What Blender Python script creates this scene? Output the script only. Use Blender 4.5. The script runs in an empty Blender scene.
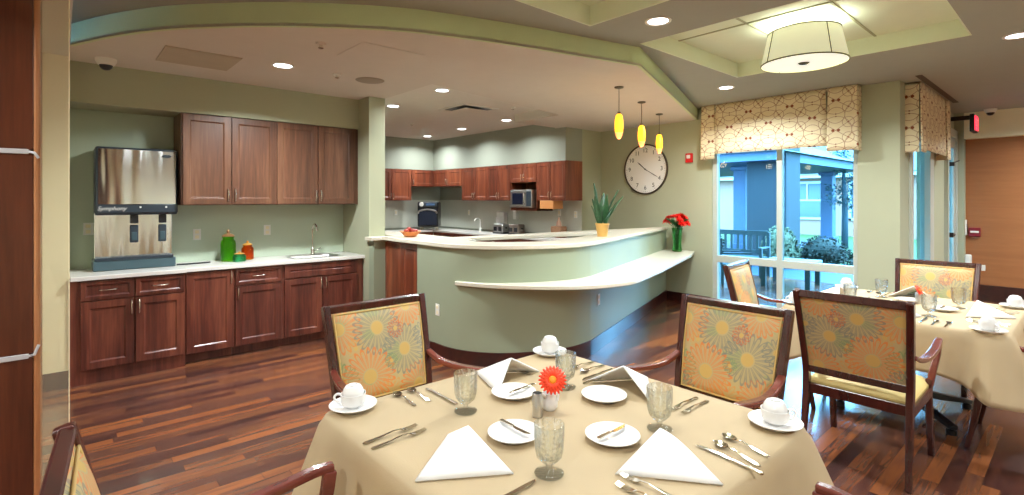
import bpy, bmesh, math, random
from mathutils import Vector, Matrix
random.seed(7)
PI = math.pi
sc = bpy.context.scene
COL = sc.collection

# ------------------------------------------------------------------ helpers
def srgb(r, g, b):
    f = lambda c: (c / 255 / 12.92) if c / 255 <= 0.04045 else ((c / 255 + 0.055) / 1.055) ** 2.4
    return (f(r), f(g), f(b), 1)

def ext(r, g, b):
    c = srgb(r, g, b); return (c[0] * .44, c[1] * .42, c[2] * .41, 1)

def new_mat(name):
    m = bpy.data.materials.new(name); m.use_nodes = True
    nt = m.node_tree
    return m, nt, nt.nodes['Principled BSDF']

def N(nt, typ, **kw):
    n = nt.nodes.new(typ)
    for k, v in kw.items():
        if k in ('operation', 'blend_type', 'data_type', 'noise_dimensions', 'feature', 'distance', 'wave_type', 'bands_direction', 'vector_type', 'interpolation'):
            setattr(n, k, v)
        else:
            n.inputs[int(k[1:]) if k[0] == 'i' and k[1:].isdigit() else k].default_value = v
    return n

def MA(nt, op, a, b=None, c=None):
    n = nt.nodes.new('ShaderNodeMath'); n.operation = op
    for i, v in enumerate((a, b, c)):
        if v is None: continue
        if isinstance(v, (int, float)): n.inputs[i].default_value = v
        else: nt.links.new(v, n.inputs[i])
    return n.outputs[0]

def MIX(nt, fac, a, b, blend='MIX'):
    n = nt.nodes.new('ShaderNodeMix'); n.data_type = 'RGBA'; n.blend_type = blend
    for s, v in ((n.inputs[0], fac), (n.inputs[6], a), (n.inputs[7], b)):
        if isinstance(v, (int, float, tuple)): s.default_value = v
        else: nt.links.new(v, s)
    return n.outputs[2]

def plain(name, col, rough=.5, metal=0., var=.04, scale=6., spec=.5, bump=0., **kw):
    """procedural material: a base colour with a soft mottling"""
    m, nt, b = new_mat(name)
    tc = nt.nodes.new('ShaderNodeTexCoord')
    no = N(nt, 'ShaderNodeTexNoise', Scale=scale, Detail=4.)
    nt.links.new(tc.outputs['Object'], no.inputs['Vector'])
    dark = tuple(c * (1 - var * 2) for c in col[:3]) + (1,)
    lite = tuple(min(1, c * (1 + var * 2)) for c in col[:3]) + (1,)
    nt.links.new(MIX(nt, no.outputs[0], dark, lite), b.inputs['Base Color'])
    b.inputs['Roughness'].default_value = rough; b.inputs['Metallic'].default_value = metal
    b.inputs['Specular IOR Level'].default_value = spec
    if bump:
        bp = N(nt, 'ShaderNodeBump', Strength=bump, Distance=.002)
        n2 = N(nt, 'ShaderNodeTexNoise', Scale=scale * 40)
        nt.links.new(tc.outputs['Object'], n2.inputs['Vector'])
        nt.links.new(n2.outputs[0], bp.inputs['Height']); nt.links.new(bp.outputs[0], b.inputs['Normal'])
    for k, v in kw.items(): b.inputs[k.replace('_', ' ')].default_value = v
    return m

def wood(name, c1, c2, c3, rough=.35, axis='Z', sc_=9., coat=.15):
    m, nt, b = new_mat(name)
    tc = nt.nodes.new('ShaderNodeTexCoord'); mp = nt.nodes.new('ShaderNodeMapping')
    s = {'X': (.07, 1, 1), 'Y': (1, .07, 1), 'Z': (1, 1, .07)}[axis]
    mp.inputs['Scale'].default_value = s
    oi = nt.nodes.new('ShaderNodeObjectInfo')
    off = nt.nodes.new('ShaderNodeVectorMath'); off.operation = 'SCALE'
    cx = nt.nodes.new('ShaderNodeCombineXYZ')
    r17 = MA(nt, 'MULTIPLY', oi.outputs['Random'], 37.)
    for i in range(3): nt.links.new(r17, cx.inputs[i])
    ad = nt.nodes.new('ShaderNodeVectorMath'); ad.operation = 'ADD'
    nt.links.new(tc.outputs['Object'], ad.inputs[0]); nt.links.new(cx.outputs[0], ad.inputs[1])
    nt.links.new(ad.outputs[0], mp.inputs[0])
    n1 = N(nt, 'ShaderNodeTexNoise', Scale=sc_, Detail=5., Distortion=.8)
    n2 = N(nt, 'ShaderNodeTexNoise', Scale=sc_ * 9, Detail=3.)
    nt.links.new(mp.outputs[0], n1.inputs[0]); nt.links.new(mp.outputs[0], n2.inputs[0])
    cr = nt.nodes.new('ShaderNodeValToRGB'); e = cr.color_ramp.elements
    e[0].position = .32; e[0].color = c1; e[1].position = .68; e[1].color = c3
    x = e.new(.5); x.color = c2
    f = MA(nt, 'ADD', MA(nt, 'MULTIPLY', n1.outputs[0], .72), MA(nt, 'MULTIPLY', n2.outputs[0], .28))
    nt.links.new(f, cr.inputs[0]); nt.links.new(cr.outputs[0], b.inputs['Base Color'])
    b.inputs['Roughness'].default_value = rough
    b.inputs['Coat Weight'].default_value = coat; b.inputs['Coat Roughness'].default_value = .2
    return m

def emit(name, col, strength, base=None):
    m, nt, b = new_mat(name)
    b.inputs['Base Color'].default_value = base or col
    b.inputs['Emission Color'].default_value = col; b.inputs['Emission Strength'].default_value = strength
    b.inputs['Roughness'].default_value = .5
    return m

class MB:
    def __init__(s): s.v = []; s.f = []; s.uv = {}; s.mi = []
    def add(s, vs, fs, M=None, mi=0):
        o = len(s.v)
        s.v += [tuple(M @ Vector(v)) if M else tuple(v) for v in vs]
        for f in fs: s.f.append(tuple(i + o for i in f)); s.mi.append(mi)
        return s
    def box(s, x0, x1, y0, y1, z0, z1, M=None, mi=0):
        v = [(x, y, z) for z in (z0, z1) for y in (y0, y1) for x in (x0, x1)]
        return s.add(v, [(0, 2, 3, 1), (4, 5, 7, 6), (0, 1, 5, 4), (2, 6, 7, 3), (0, 4, 6, 2), (1, 3, 7, 5)], M, mi)
    def quad(s, a, b, c, d, mi=0): return s.add([a, b, c, d], [(0, 1, 2, 3)], None, mi)
    def prism(s, poly, z0, z1, M=None, mi=0, cap=True):
        n = len(poly)
        v = [(x, y, z0) for x, y in poly] + [(x, y, z1) for x, y in poly]
        f = [(i, (i + 1) % n, n + (i + 1) % n, n + i) for i in range(n)]
        if cap: f += [tuple(range(n))[::-1], tuple(range(n, 2 * n))]
        return s.add(v, f, M, mi)
    def lathe(s, prof, seg=32, M=None, mi=0, fn=None):
        v = []; n = len(prof)
        for k in range(seg):
            a = 2 * PI * k / seg
            for j, (r, z) in enumerate(prof):
                rr = r * (fn(a, z, j) if fn else 1)
                v.append((rr * math.cos(a), rr * math.sin(a), z))
        f = []
        for k in range(seg):
            k2 = (k + 1) % seg
            for j in range(n - 1): f.append((k * n + j, k2 * n + j, k2 * n + j + 1, k * n + j + 1))
        return s.add(v, f, M, mi)
    def tube(s, pts, r, seg=10, M=None, mi=0, closed=False, flat=1., cap=True):
        """round (or flattened) tube through pts; r a number or a list"""
        P = [Vector(p) for p in pts]; n = len(P); v = []
        prev = None
        for i, p in enumerate(P):
            if closed: t = P[(i + 1) % n] - P[i - 1]
            else: t = (P[min(i + 1, n - 1)] - P[max(i - 1, 0)])
            t.normalize()
            if prev is None:
                up = Vector((0, 0, 1)) if abs(t.z) < .9 else Vector((1, 0, 0))
                a = t.cross(up).normalized()
            else: a = (prev - t * prev.dot(t)).normalized()
            prev = a; b = t.cross(a)
            rr = r[i] if isinstance(r, (list, tuple)) else r
            for k in range(seg):
                w = 2 * PI * k / seg
                v.append(p + a * rr * math.cos(w) + b * rr * flat * math.sin(w))
        f = []
        for i in range(n if closed else n - 1):
            j = (i + 1) % n
            for k in range(seg):
                k2 = (k + 1) % seg
                f.append((i * seg + k, i * seg + k2, j * seg + k2, j * seg + k))
        if cap and not closed:
            f += [tuple(range(seg))[::-1], tuple((n - 1) * seg + k for k in range(seg))]
        return s.add(v, f, M, mi)
    def bar(s, pts, w, d, side=(1, 0, 0), M=None, mi=0):
        """rectangular section sweep; w across `side`, d across the other; lists allowed"""
        P = [Vector(p) for p in pts]; n = len(P); S = Vector(side).normalized(); v = []
        for i, p in enumerate(P):
            t = (P[min(i + 1, n - 1)] - P[max(i - 1, 0)]).normalized()
            a = (S - t * S.dot(t)).normalized(); b = t.cross(a)
            ww = (w[i] if isinstance(w, (list, tuple)) else w) / 2
            dd = (d[i] if isinstance(d, (list, tuple)) else d) / 2
            for sx, sy in ((-1, -1), (1, -1), (1, 1), (-1, 1)): v.append(p + a * ww * sx + b * dd * sy)
        f = []
        for i in range(n - 1):
            for k in range(4):
                k2 = (k + 1) % 4
                f.append((i * 4 + k, i * 4 + k2, (i + 1) * 4 + k2, (i + 1) * 4 + k))
        f += [(3, 2, 1, 0), tuple((n - 1) * 4 + k for k in range(4))]
        return s.add(v, f, M, mi)
    def grid(s, fn, nu, nv, M=None, mi=0, wrap=False):
        v = [fn(i / (nu if wrap else nu), j / nv) for j in range(nv + 1) for i in range(nu + (0 if wrap else 1))]
        w = nu if wrap else nu + 1
        f = []
        for j in range(nv):
            for i in range(nu):
                i2 = (i + 1) % w
                f.append((j * w + i, j * w + i2, (j + 1) * w + i2, (j + 1) * w + i))
        return s.add(v, f, M, mi)
    def sphere(s, c, r, seg=16, rings=10, M=None, mi=0, sz=1.):
        def fn(u, v):
            a = 2 * PI * u; b = PI * v
            return (c[0] + r * math.sin(b) * math.cos(a), c[1] + r * math.sin(b) * math.sin(a), c[2] - r * sz * math.cos(b))
        return s.grid(fn, seg, rings, M, mi, wrap=True)
    def build(s, name, mats, parent=None, smooth=False, bevel=0., uv=None, sub=0, solid=0., loc=None, seg=2, angle=35):
        me = bpy.data.meshes.new(name)
        me.from_pydata([tuple(v) for v in s.v], [], s.f)
        if not isinstance(mats, (list, tuple)): mats = [mats]
        for m in mats: me.materials.append(m)
        for p, mi in zip(me.polygons, s.mi): p.material_index = mi
        bm = bmesh.new(); bm.from_mesh(me)
        bmesh.ops.remove_doubles(bm, verts=bm.verts, dist=1e-6)
        bmesh.ops.recalc_face_normals(bm, faces=bm.faces)
        bm.to_mesh(me); bm.free()
        if uv:
            l = me.uv_layers.new(name='UVMap')
            for p in me.polygons:
                for li in p.loop_indices: l.data[li].uv = uv(me.vertices[me.loops[li].vertex_index].co)
        if smooth:
            me.polygons.foreach_set('use_smooth', [True] * len(me.polygons))
        o = bpy.data.objects.new(name, me); COL.objects.link(o)
        if parent: o.parent = parent
        if loc: o.location = loc
        if solid:
            q = o.modifiers.new('s', 'SOLIDIFY'); q.thickness = solid; q.offset = 0
        if bevel:
            q = o.modifiers.new('b', 'BEVEL'); q.width = bevel; q.segments = seg; q.limit_method = 'ANGLE'; q.angle_limit = math.radians(angle)
        if sub:
            q = o.modifiers.new('u', 'SUBSURF'); q.levels = sub; q.render_levels = sub
        if smooth == 'auto':
            me.set_sharp_from_angle(angle=math.radians(40))
        return o

def tag(o, label, cat, group=None, kind=None):
    if label: o['label'] = label
    if cat: o['category'] = cat
    if group: o['group'] = group
    if kind: o['kind'] = kind
    return o
def thing(name, label, cat, loc=(0, 0, 0), rz=0., group=None):
    o = bpy.data.objects.new(name, None); COL.objects.link(o)
    o.location = loc; o.rotation_euler = (0, 0, rz); o.empty_display_size = .1
    return tag(o, label, cat, group)
def struct(mb, name, mat, **kw):
    o = mb.build(name, mat, **kw); o['kind'] = 'structure'; return o
def copy_tree(o, parent=None):
    c = o.copy(); COL.objects.link(c)
    if parent: c.parent = parent
    for ch in list(o.children): copy_tree(ch, c)
    return c
def dup(root, loc, rz, label, group=None):
    c = copy_tree(root); c.location = loc; c.rotation_euler = (0, 0, rz); c['label'] = label
    if group: c['group'] = group
    return c
def text(body, size, mat, parent, M, ext=.001, name='lettering', shear=0., align='CENTER'):
    cu = bpy.data.curves.new(name, 'FONT'); cu.body = body; cu.size = size; cu.extrude = ext
    cu.align_x = align; cu.align_y = 'CENTER'; cu.shear = shear
    cu.materials.append(mat)
    tmp = bpy.data.objects.new('tmp', cu); COL.objects.link(tmp)
    me = bpy.data.meshes.new_from_object(tmp.evaluated_get(bpy.context.evaluated_depsgraph_get()))
    bpy.data.objects.remove(tmp)
    o = bpy.data.objects.new(name, me); COL.objects.link(o); o.parent = parent; o.matrix_local = M
    return o

# ------------------------------------------------------------------ materials
M_wall = plain('wall_olive', srgb(174, 177, 150), .75, var=.03, scale=2)
M_wall_k = plain('wall_sage_grey', srgb(150, 154, 140), .75, var=.03, scale=2)
M_back = plain('wall_sage_light', srgb(192, 206, 184), .6, var=.03, scale=2)
M_cream = plain('wall_cream', srgb(244, 234, 200), .7, var=.02)
M_bar = plain('bar_sage', srgb(154, 164, 140), .45, var=.03, scale=2)
M_fascia = plain('fascia_green', srgb(200, 214, 172), .7, var=.02)
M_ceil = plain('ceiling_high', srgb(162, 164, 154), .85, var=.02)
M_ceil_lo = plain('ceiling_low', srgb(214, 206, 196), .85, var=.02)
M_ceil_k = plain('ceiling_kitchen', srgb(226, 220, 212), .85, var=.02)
M_coffer = plain('coffer_pale_green', srgb(230, 240, 218), .8, var=.02)
M_grid = plain('ceiling_grid', srgb(170, 174, 140), .7)
M_base = wood('baseboard_wood', srgb(42, 18, 16), srgb(58, 25, 22), srgb(72, 32, 26), .3, 'X')
M_cab = wood('cabinet_wood', srgb(70, 44, 32), srgb(100, 64, 46), srgb(128, 88, 64), .35, 'Z', 7)
M_cabd = wood('cabinet_wood_base', srgb(60, 26, 22), srgb(98, 48, 38), srgb(136, 76, 56), .3, 'Z', 7)
M_cabk = wood('cabinet_wood_kitchen', srgb(80, 38, 26), srgb(116, 58, 38), srgb(148, 82, 52), .35, 'Z', 7)
M_column = wood('column_panel_wood', srgb(60, 26, 14), srgb(82, 38, 22), srgb(102, 50, 30), .3, 'Z', 8)
M_colstrip = wood('column_edge_wood', srgb(140, 88, 50), srgb(166, 108, 68), srgb(184, 128, 86), .35, 'Z', 8)
M_chair = wood('chair_mahogany', srgb(44, 16, 14), srgb(66, 26, 22), srgb(86, 36, 28), .25, 'Z', 6, .5)
M_arm = wood('arm_mahogany', srgb(84, 34, 28), srgb(112, 50, 42), srgb(132, 64, 52), .25, 'Y', 6, .5)
M_brownwall = wood('brown_wallcovering', srgb(156, 98, 56), srgb(164, 104, 60), srgb(172, 110, 66), .5, 'Y', 14, 0)
M_top = plain('countertop_stone', srgb(222, 216, 198), .22, var=.03, scale=60)
M_topw = plain('countertop_white', srgb(226, 222, 216), .2, var=.02, scale=60)
M_splash = plain('backsplash_grey', srgb(196, 198, 186), .35, var=.02)
M_steel = plain('brushed_steel', (.84, .90, .96, 1), .16, 1., .02, 3)
_nt = M_steel.node_tree; _tc = _nt.nodes.new('ShaderNodeTexCoord'); _mp = _nt.nodes.new('ShaderNodeMapping'); _mp.inputs['Scale'].default_value = (1, 1, .12)
_no = N(_nt, 'ShaderNodeTexNoise', Scale=7., Detail=1.); _bp = N(_nt, 'ShaderNodeBump', Strength=.8, Distance=.03)
_nt.links.new(_tc.outputs['Object'], _mp.inputs[0]); _nt.links.new(_mp.outputs[0], _no.inputs[0]); _nt.links.new(_no.outputs[0], _bp.inputs['Height']); _nt.links.new(_bp.outputs[0], _nt.nodes['Principled BSDF'].inputs['Normal'])
M_steel2 = plain('satin_steel', (.62, .62, .62, 1), .32, 1., .03, 3)
M_nickel = plain('brushed_nickel', (.72, .68, .62, 1), .25, 1., .02)
M_silver = plain('silver_cutlery', (.70, .66, .58, 1), .12, 1., .02)
M_alu = plain('aluminium_trim', srgb(205, 205, 210), .35, .3, .02)
M_frame = plain('window_frame_grey', srgb(190, 196, 186), .4, var=.02)
M_black = plain('black_plastic', srgb(22, 24, 30), .3, var=.05)
M_char = plain('charcoal_plastic', srgb(46, 56, 66), .35, var=.05)
M_teal = plain('slate_blue_base', srgb(64, 86, 94), .35, var=.05)
M_white = plain('white_plastic', srgb(236, 236, 230), .4, var=.01)
M_china = plain('white_china', srgb(240, 238, 236), .12, var=.01, spec=.6)
M_linen = plain('white_linen', srgb(244, 242, 240), .8, var=.015, scale=20, bump=.15)
M_cloth = plain('beige_tablecloth', srgb(182, 160, 126), .75, var=.03, scale=5, bump=.25)
M_seat = plain('seat_vinyl', srgb(214, 190, 124), .45, var=.03, scale=8)
M_pipe = plain('piping_gold', srgb(208, 172, 104), .6, var=.03)
M_red = plain('petal_red', srgb(235, 22, 10), .5, var=.08, scale=60)
M_orange = plain('petal_orange', srgb(245, 60, 12), .5, var=.08, scale=60)
M_yel = plain('flower_centre', srgb(250, 150, 30), .6, var=.1)
M_leaf = plain('leaf_green', srgb(46, 92, 48), .4, var=.2, scale=20)
M_leaf2 = plain('snake_leaf', srgb(52, 92, 58), .4, var=.35, scale=30)
M_pot = plain('pot_tan', srgb(214, 168, 92), .5, var=.04)
M_soil = plain('soil', srgb(60, 42, 28), .9, var=.2, scale=60)
M_bowl = plain('bowl_orange', srgb(224, 138, 74), .4, var=.05)
M_fruit = plain('fruit_red', srgb(150, 40, 24), .35, var=.25, scale=20)
M_exit = emit('exit_red', (1, .04, .08, 1), 2.2)
M_diff = emit('lamp_diffuser', (.97, 1, .86, 1), .62)
M_shade = emit('linen_shade', (.93, .95, .70, 1), .42, srgb(220, 216, 176))
M_dl = emit('downlight_lens', (.97, .98, 1, 1), 9)
M_rib = plain('shade_rib', srgb(120, 112, 70), .6)
M_bronze = plain('bronze_finial', srgb(90, 84, 70), .4, .6)
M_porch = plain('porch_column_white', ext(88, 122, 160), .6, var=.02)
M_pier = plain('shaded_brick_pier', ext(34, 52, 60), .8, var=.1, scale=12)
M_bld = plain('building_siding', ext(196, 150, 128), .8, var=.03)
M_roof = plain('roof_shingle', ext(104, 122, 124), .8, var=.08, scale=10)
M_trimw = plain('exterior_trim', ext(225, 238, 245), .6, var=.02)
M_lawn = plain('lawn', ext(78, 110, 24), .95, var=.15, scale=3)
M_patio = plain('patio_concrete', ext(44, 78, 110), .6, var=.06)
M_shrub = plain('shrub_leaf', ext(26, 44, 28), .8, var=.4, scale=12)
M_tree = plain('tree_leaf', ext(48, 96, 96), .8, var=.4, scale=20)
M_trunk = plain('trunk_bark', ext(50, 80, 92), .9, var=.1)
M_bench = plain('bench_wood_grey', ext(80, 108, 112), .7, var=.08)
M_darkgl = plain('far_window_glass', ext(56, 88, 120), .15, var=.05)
M_amber = emit('amber_glass_lamp', (1, .50, .02, 1), 2.6, srgb(255, 170, 20))
M_ambert = emit('amber_glass_tip', (1, .42, .15, 1), 1.3, srgb(255, 150, 70))

def glassy(name, col, rough=.03, ior=1.45, w=1.):
    m, nt, b = new_mat(name)
    tc = nt.nodes.new('ShaderNodeTexCoord'); no = N(nt, 'ShaderNodeTexNoise', Scale=4.)
    nt.links.new(tc.outputs['Object'], no.inputs[0])
    nt.links.new(MIX(nt, no.outputs[0], col, tuple(c * .96 for c in col[:3]) + (1,)), b.inputs['Base Color'])
    b.inputs['Transmission Weight'].default_value = w; b.inputs['Roughness'].default_value = rough; b.inputs['IOR'].default_value = ior
    return m
M_crystal = glassy('crystal', (.98, .99, .98, 1))
_nt = M_crystal.node_tree; _vo = N(_nt, 'ShaderNodeTexVoronoi', Scale=75.); _bp = N(_nt, 'ShaderNodeBump', Strength=.6, Distance=.004); _tc = _nt.nodes.new('ShaderNodeTexCoord')
_nt.links.new(_tc.outputs['Object'], _vo.inputs['Vector']); _nt.links.new(_vo.outputs['Distance'], _bp.inputs['Height']); _nt.links.new(_bp.outputs[0], _nt.nodes['Principled BSDF'].inputs['Normal'])
_tr = _nt.nodes.new('ShaderNodeBsdfTransparent'); _mx = _nt.nodes.new('ShaderNodeMixShader'); _mx.inputs[0].default_value = .6
_tr.inputs[0].default_value = (.95, .97, .96, 1)
_nt.links.new(_nt.nodes['Principled BSDF'].outputs[0], _mx.inputs[1]); _nt.links.new(_tr.outputs[0], _mx.inputs[2]); _nt.links.new(_mx.outputs[0], _nt.nodes['Material Output'].inputs[0])
M_greengl = glassy('green_glass', (.35, .75, .04, 1), .05)
M_tealgl = glassy('teal_glass', (.25, .75, .5, 1), .05)
M_oranggl = glassy('orange_glass', (.95, .28, .02, 1), .05)
M_vase = glassy('vase_glass', (.45, .9, .55, 1), .04)

for _m, _c in ((M_greengl, (.55, .95, .1, 1)), (M_tealgl, (.4, .95, .7, 1)), (M_oranggl, (1, .5, .08, 1)), (M_vase, (.5, .95, .6, 1))):
    _nt = _m.node_tree; _tr = _nt.nodes.new('ShaderNodeBsdfTransparent'); _mx = _nt.nodes.new('ShaderNodeMixShader'); _mx.inputs[0].default_value = .45
    _tr.inputs[0].default_value = _c
    _nt.links.new(_nt.nodes['Principled BSDF'].outputs[0], _mx.inputs[1]); _nt.links.new(_tr.outputs[0], _mx.inputs[2]); _nt.links.new(_mx.outputs[0], _nt.nodes['Material Output'].inputs[0])

def pane_mat(name, tint, mixg=.008, extra=None):
    m = bpy.data.materials.new(name); m.use_nodes = True; nt = m.node_tree
    for n in list(nt.nodes): nt.nodes.remove(n)
    out = nt.nodes.new('ShaderNodeOutputMaterial'); tr = nt.nodes.new('ShaderNodeBsdfTransparent')
    tr.inputs[0].default_value = tint
    gl = nt.nodes.new('ShaderNodeBsdfGlossy'); gl.inputs['Roughness'].default_value = .02
    mx = nt.nodes.new('ShaderNodeMixShader'); mx.inputs[0].default_value = mixg
    nt.links.new(tr.outputs[0], mx.inputs[1]); nt.links.new(gl.outputs[0], mx.inputs[2])
    last = mx
    if extra:
        df = nt.nodes.new('ShaderNodeBsdfDiffuse'); df.inputs[0].default_value = extra
        m2 = nt.nodes.new('ShaderNodeMixShader'); m2.inputs[0].default_value = .12
        nt.links.new(mx.outputs[0], m2.inputs[1]); nt.links.new(df.outputs[0], m2.inputs[2]); last = m2
    nt.links.new(last.outputs[0], out.inputs[0])
    return m
M_pane = pane_mat('blue_tinted_pane', (.66, .86, .98, 1))
M_pane2 = pane_mat('hazy_pane', (.94, .93, .86, 1), .04, (.72, .68, .56, 1))

# floor: narrow planks running along X
def floor_mat():
    m, nt, b = new_mat('floor_planks')
    tc = nt.nodes.new('ShaderNodeTexCoord'); sp = nt.nodes.new('ShaderNodeSeparateXYZ')
    nt.links.new(tc.outputs['Object'], sp.inputs[0])
    W, L = .078, .95
    row = MA(nt, 'FLOOR', MA(nt, 'DIVIDE', sp.outputs[1], W))
    wn = N(nt, 'ShaderNodeTexWhiteNoise', noise_dimensions='1D'); nt.links.new(row, wn.inputs['W'])
    colx = MA(nt, 'ADD', MA(nt, 'DIVIDE', sp.outputs[0], L), MA(nt, 'MULTIPLY', wn.outputs[0], 9.))
    col = MA(nt, 'FLOOR', colx)
    cb = nt.nodes.new('ShaderNodeCombineXYZ'); nt.links.new(row, cb.inputs[0]); nt.links.new(col, cb.inputs[1])
    w2 = N(nt, 'ShaderNodeTexWhiteNoise', noise_dimensions='2D'); nt.links.new(cb.outputs[0], w2.inputs['Vector'])
    cr = nt.nodes.new('ShaderNodeValToRGB'); cr.color_ramp.interpolation = 'LINEAR'
    e = cr.color_ramp.elements
    cols = [(0, srgb(58, 34, 32)), (.2, srgb(98, 56, 44)), (.38, srgb(142, 86, 52)), (.55, srgb(94, 60, 52)), (.78, srgb(172, 102, 56)), (1, srgb(116, 70, 52))]
    e[0].color = cols[0][1]; e[1].color = cols[-1][1]
    for p, c in cols[1:-1]: e.new(p).color = c
    mp = nt.nodes.new('ShaderNodeMapping'); mp.inputs['Scale'].default_value = (1.2, 14, 1)
    ad = nt.nodes.new('ShaderNodeVectorMath'); ad.operation = 'ADD'
    sc3 = nt.nodes.new('ShaderNodeVectorMath'); sc3.operation = 'SCALE'; sc3.inputs[3].default_value = 13.
    nt.links.new(w2.outputs['Color'], sc3.inputs[0]); nt.links.new(tc.outputs['Object'], ad.inputs[0]); nt.links.new(sc3.outputs[0], ad.inputs[1])
    nt.links.new(ad.outputs[0], mp.inputs[0])
    gn = N(nt, 'ShaderNodeTexNoise', Scale=2.5, Detail=6., Distortion=.6); nt.links.new(mp.outputs[0], gn.inputs[0])
    f = MA(nt, 'ADD', MA(nt, 'MULTIPLY', w2.outputs['Value'], .85), MA(nt, 'MULTIPLY', MA(nt, 'SUBTRACT', gn.outputs[0], .45), .5))
    nt.links.new(f, cr.inputs[0])
    dk = MIX(nt, MA(nt, 'MULTIPLY', MA(nt, 'SUBTRACT', 1., gn.outputs[0]), .6), cr.outputs[0], srgb(64, 38, 34))
    fy = MA(nt, 'FRACT', MA(nt, 'DIVIDE', sp.outputs[1], W)); fx = MA(nt, 'FRACT', colx)
    g = MA(nt, 'MAXIMUM', MA(nt, 'LESS_THAN', fy, .03), MA(nt, 'LESS_THAN', fx, .003))
    nt.links.new(MIX(nt, MA(nt, 'MULTIPLY', g, .5), dk, srgb(40, 20, 16)), b.inputs['Base Color'])
    b.inputs['Roughness'].default_value = .27
    b.inputs['Specular IOR Level'].default_value = .6; b.inputs['Coat Weight'].default_value = .6; b.inputs['Coat Roughness'].default_value = .14; b.inputs['Coat IOR'].default_value = 1.5
    bp = N(nt, 'ShaderNodeBump', Strength=.12, Distance=.002); nt.links.new(gn.outputs[0], bp.inputs['Height']); nt.links.new(bp.outputs[0], b.inputs['Normal'])
    return m
M_floor = floor_mat()

# daisy fabric, laid out in metres on the chair backs
def daisy_group():
    g = bpy.data.node_groups.new('Daisy', 'ShaderNodeTree')
    I = g.interface
    for nm, ty in (('Vector', 'NodeSocketVector'), ('Base', 'NodeSocketColor'), ('Color', 'NodeSocketColor'), ('Centre', 'NodeSocketVector'), ('Radius', 'NodeSocketFloat'), ('Petals', 'NodeSocketFloat')):
        I.new_socket(nm, in_out='INPUT', socket_type=ty)
    I.new_socket('Result', in_out='OUTPUT', socket_type='NodeSocketColor')
    gi = g.nodes.new('NodeGroupInput'); go = g.nodes.new('NodeGroupOutput')
    sb = g.nodes.new('ShaderNodeVectorMath'); sb.operation = 'SUBTRACT'
    g.links.new(gi.outputs['Vector'], sb.inputs[0]); g.links.new(gi.outputs['Centre'], sb.inputs[1])
    ln = g.nodes.new('ShaderNodeVectorMath'); ln.operation = 'LENGTH'; g.links.new(sb.outputs[0], ln.inputs[0])
    r = MA(g, 'DIVIDE', ln.outputs['Value'], gi.outputs['Radius'])
    sp = g.nodes.new('ShaderNodeSeparateXYZ'); g.links.new(sb.outputs[0], sp.inputs[0])
    th = MA(g, 'ARCTAN2', sp.outputs[1], sp.outputs[0])
    cs = MA(g, 'ABSOLUTE', MA(g, 'COSINE', MA(g, 'MULTIPLY', th, MA(g, 'MULTIPLY', gi.outputs['Petals'], .5))))
    edge = MA(g, 'ADD', .60, MA(g, 'MULTIPLY', MA(g, 'POWER', cs, .6), .40))
    inside = MA(g, 'MULTIPLY', MA(g, 'LESS_THAN', r, edge), MA(g, 'GREATER_THAN', r, .30))
    dist = MA(g, 'ABSOLUTE', MA(g, 'SUBTRACT', r, edge))
    outl = MA(g, 'LESS_THAN', dist, .055)
    spoke = MA(g, 'MULTIPLY', MA(g, 'LESS_THAN', MA(g, 'ABSOLUTE', MA(g, 'SUBTRACT', cs, .48)), .22), inside)
    vein = MA(g, 'MULTIPLY', inside, .10)
    k = MA(g, 'MAXIMUM', MA(g, 'MAXIMUM', spoke, vein), MA(g, 'MULTIPLY', outl, MA(g, 'LESS_THAN', r, 1.05)))
    k = MA(g, 'MAXIMUM', k, MA(g, 'MULTIPLY', inside, .14))
    c1 = MIX(g, MA(g, 'MULTIPLY', k, .72), gi.outputs['Base'], gi.outputs['Color'])
    core = MA(g, 'LESS_THAN', r, .25)
    c2 = MIX(g, core, c1, srgb(208, 172, 100))
    g.links.new(c2, go.inputs[0])
    return g
DAISY = daisy_group()
def fabric(name, base, tone=1.):
    m, nt, b = new_mat(name)
    uvn = nt.nodes.new('ShaderNodeUVMap')
    no = N(nt, 'ShaderNodeTexNoise', Scale=7., Detail=3.); nt.links.new(uvn.outputs[0], no.inputs[0])
    cur = MIX(nt, no.outputs[0], base, tuple(c * .82 for c in base[:3]) + (1,))
    cur = MIX(nt, MA(nt, 'MULTIPLY', MA(nt, 'GREATER_THAN', no.outputs[0], .58), .35), cur, srgb(140, 170, 110))
    OR, GR, RD, GN = srgb(226, 120, 48), srgb(128, 130, 120), srgb(208, 92, 44), srgb(120, 150, 96)
    W, H = .52, .46
    fl = [(.05, .82, .13, 18, OR), (.2, .6, .05, 12, srgb(214, 160, 80)), (.52, .03, .10, 16, srgb(214, 150, 76)), (.86, .08, .12, 18, OR),
          (.80, .97, .11, 16, OR), (.05, .28, .09, 14, GN), (.97, .62, .07, 12, GR),
          (.72, .50, .135, 18, GR), (.44, .78, .14, 20, GR), (.32, .28, .15, 20, OR), (.64, .74, .05, 9, RD), (.56, .40, .04, 10, GN), (.03, .02, .10, 16, GR)]
    for u, v, R, n, c in fl:
        d = nt.nodes.new('ShaderNodeGroup'); d.node_tree = DAISY
        nt.links.new(uvn.outputs[0], d.inputs['Vector']); nt.links.new(cur, d.inputs['Base'])
        d.inputs['Color'].default_value = c; d.inputs['Centre'].default_value = (u * W, v * H, 0)
        d.inputs['Radius'].default_value = R * .92; d.inputs['Petals'].default_value = n + 4
        cur = d.outputs[0]
    nt.links.new(cur, b.inputs['Base Color']); b.inputs['Roughness'].default_value = .6
    return m
M_fab = fabric('daisy_fabric', srgb(200, 178, 128))

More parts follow.
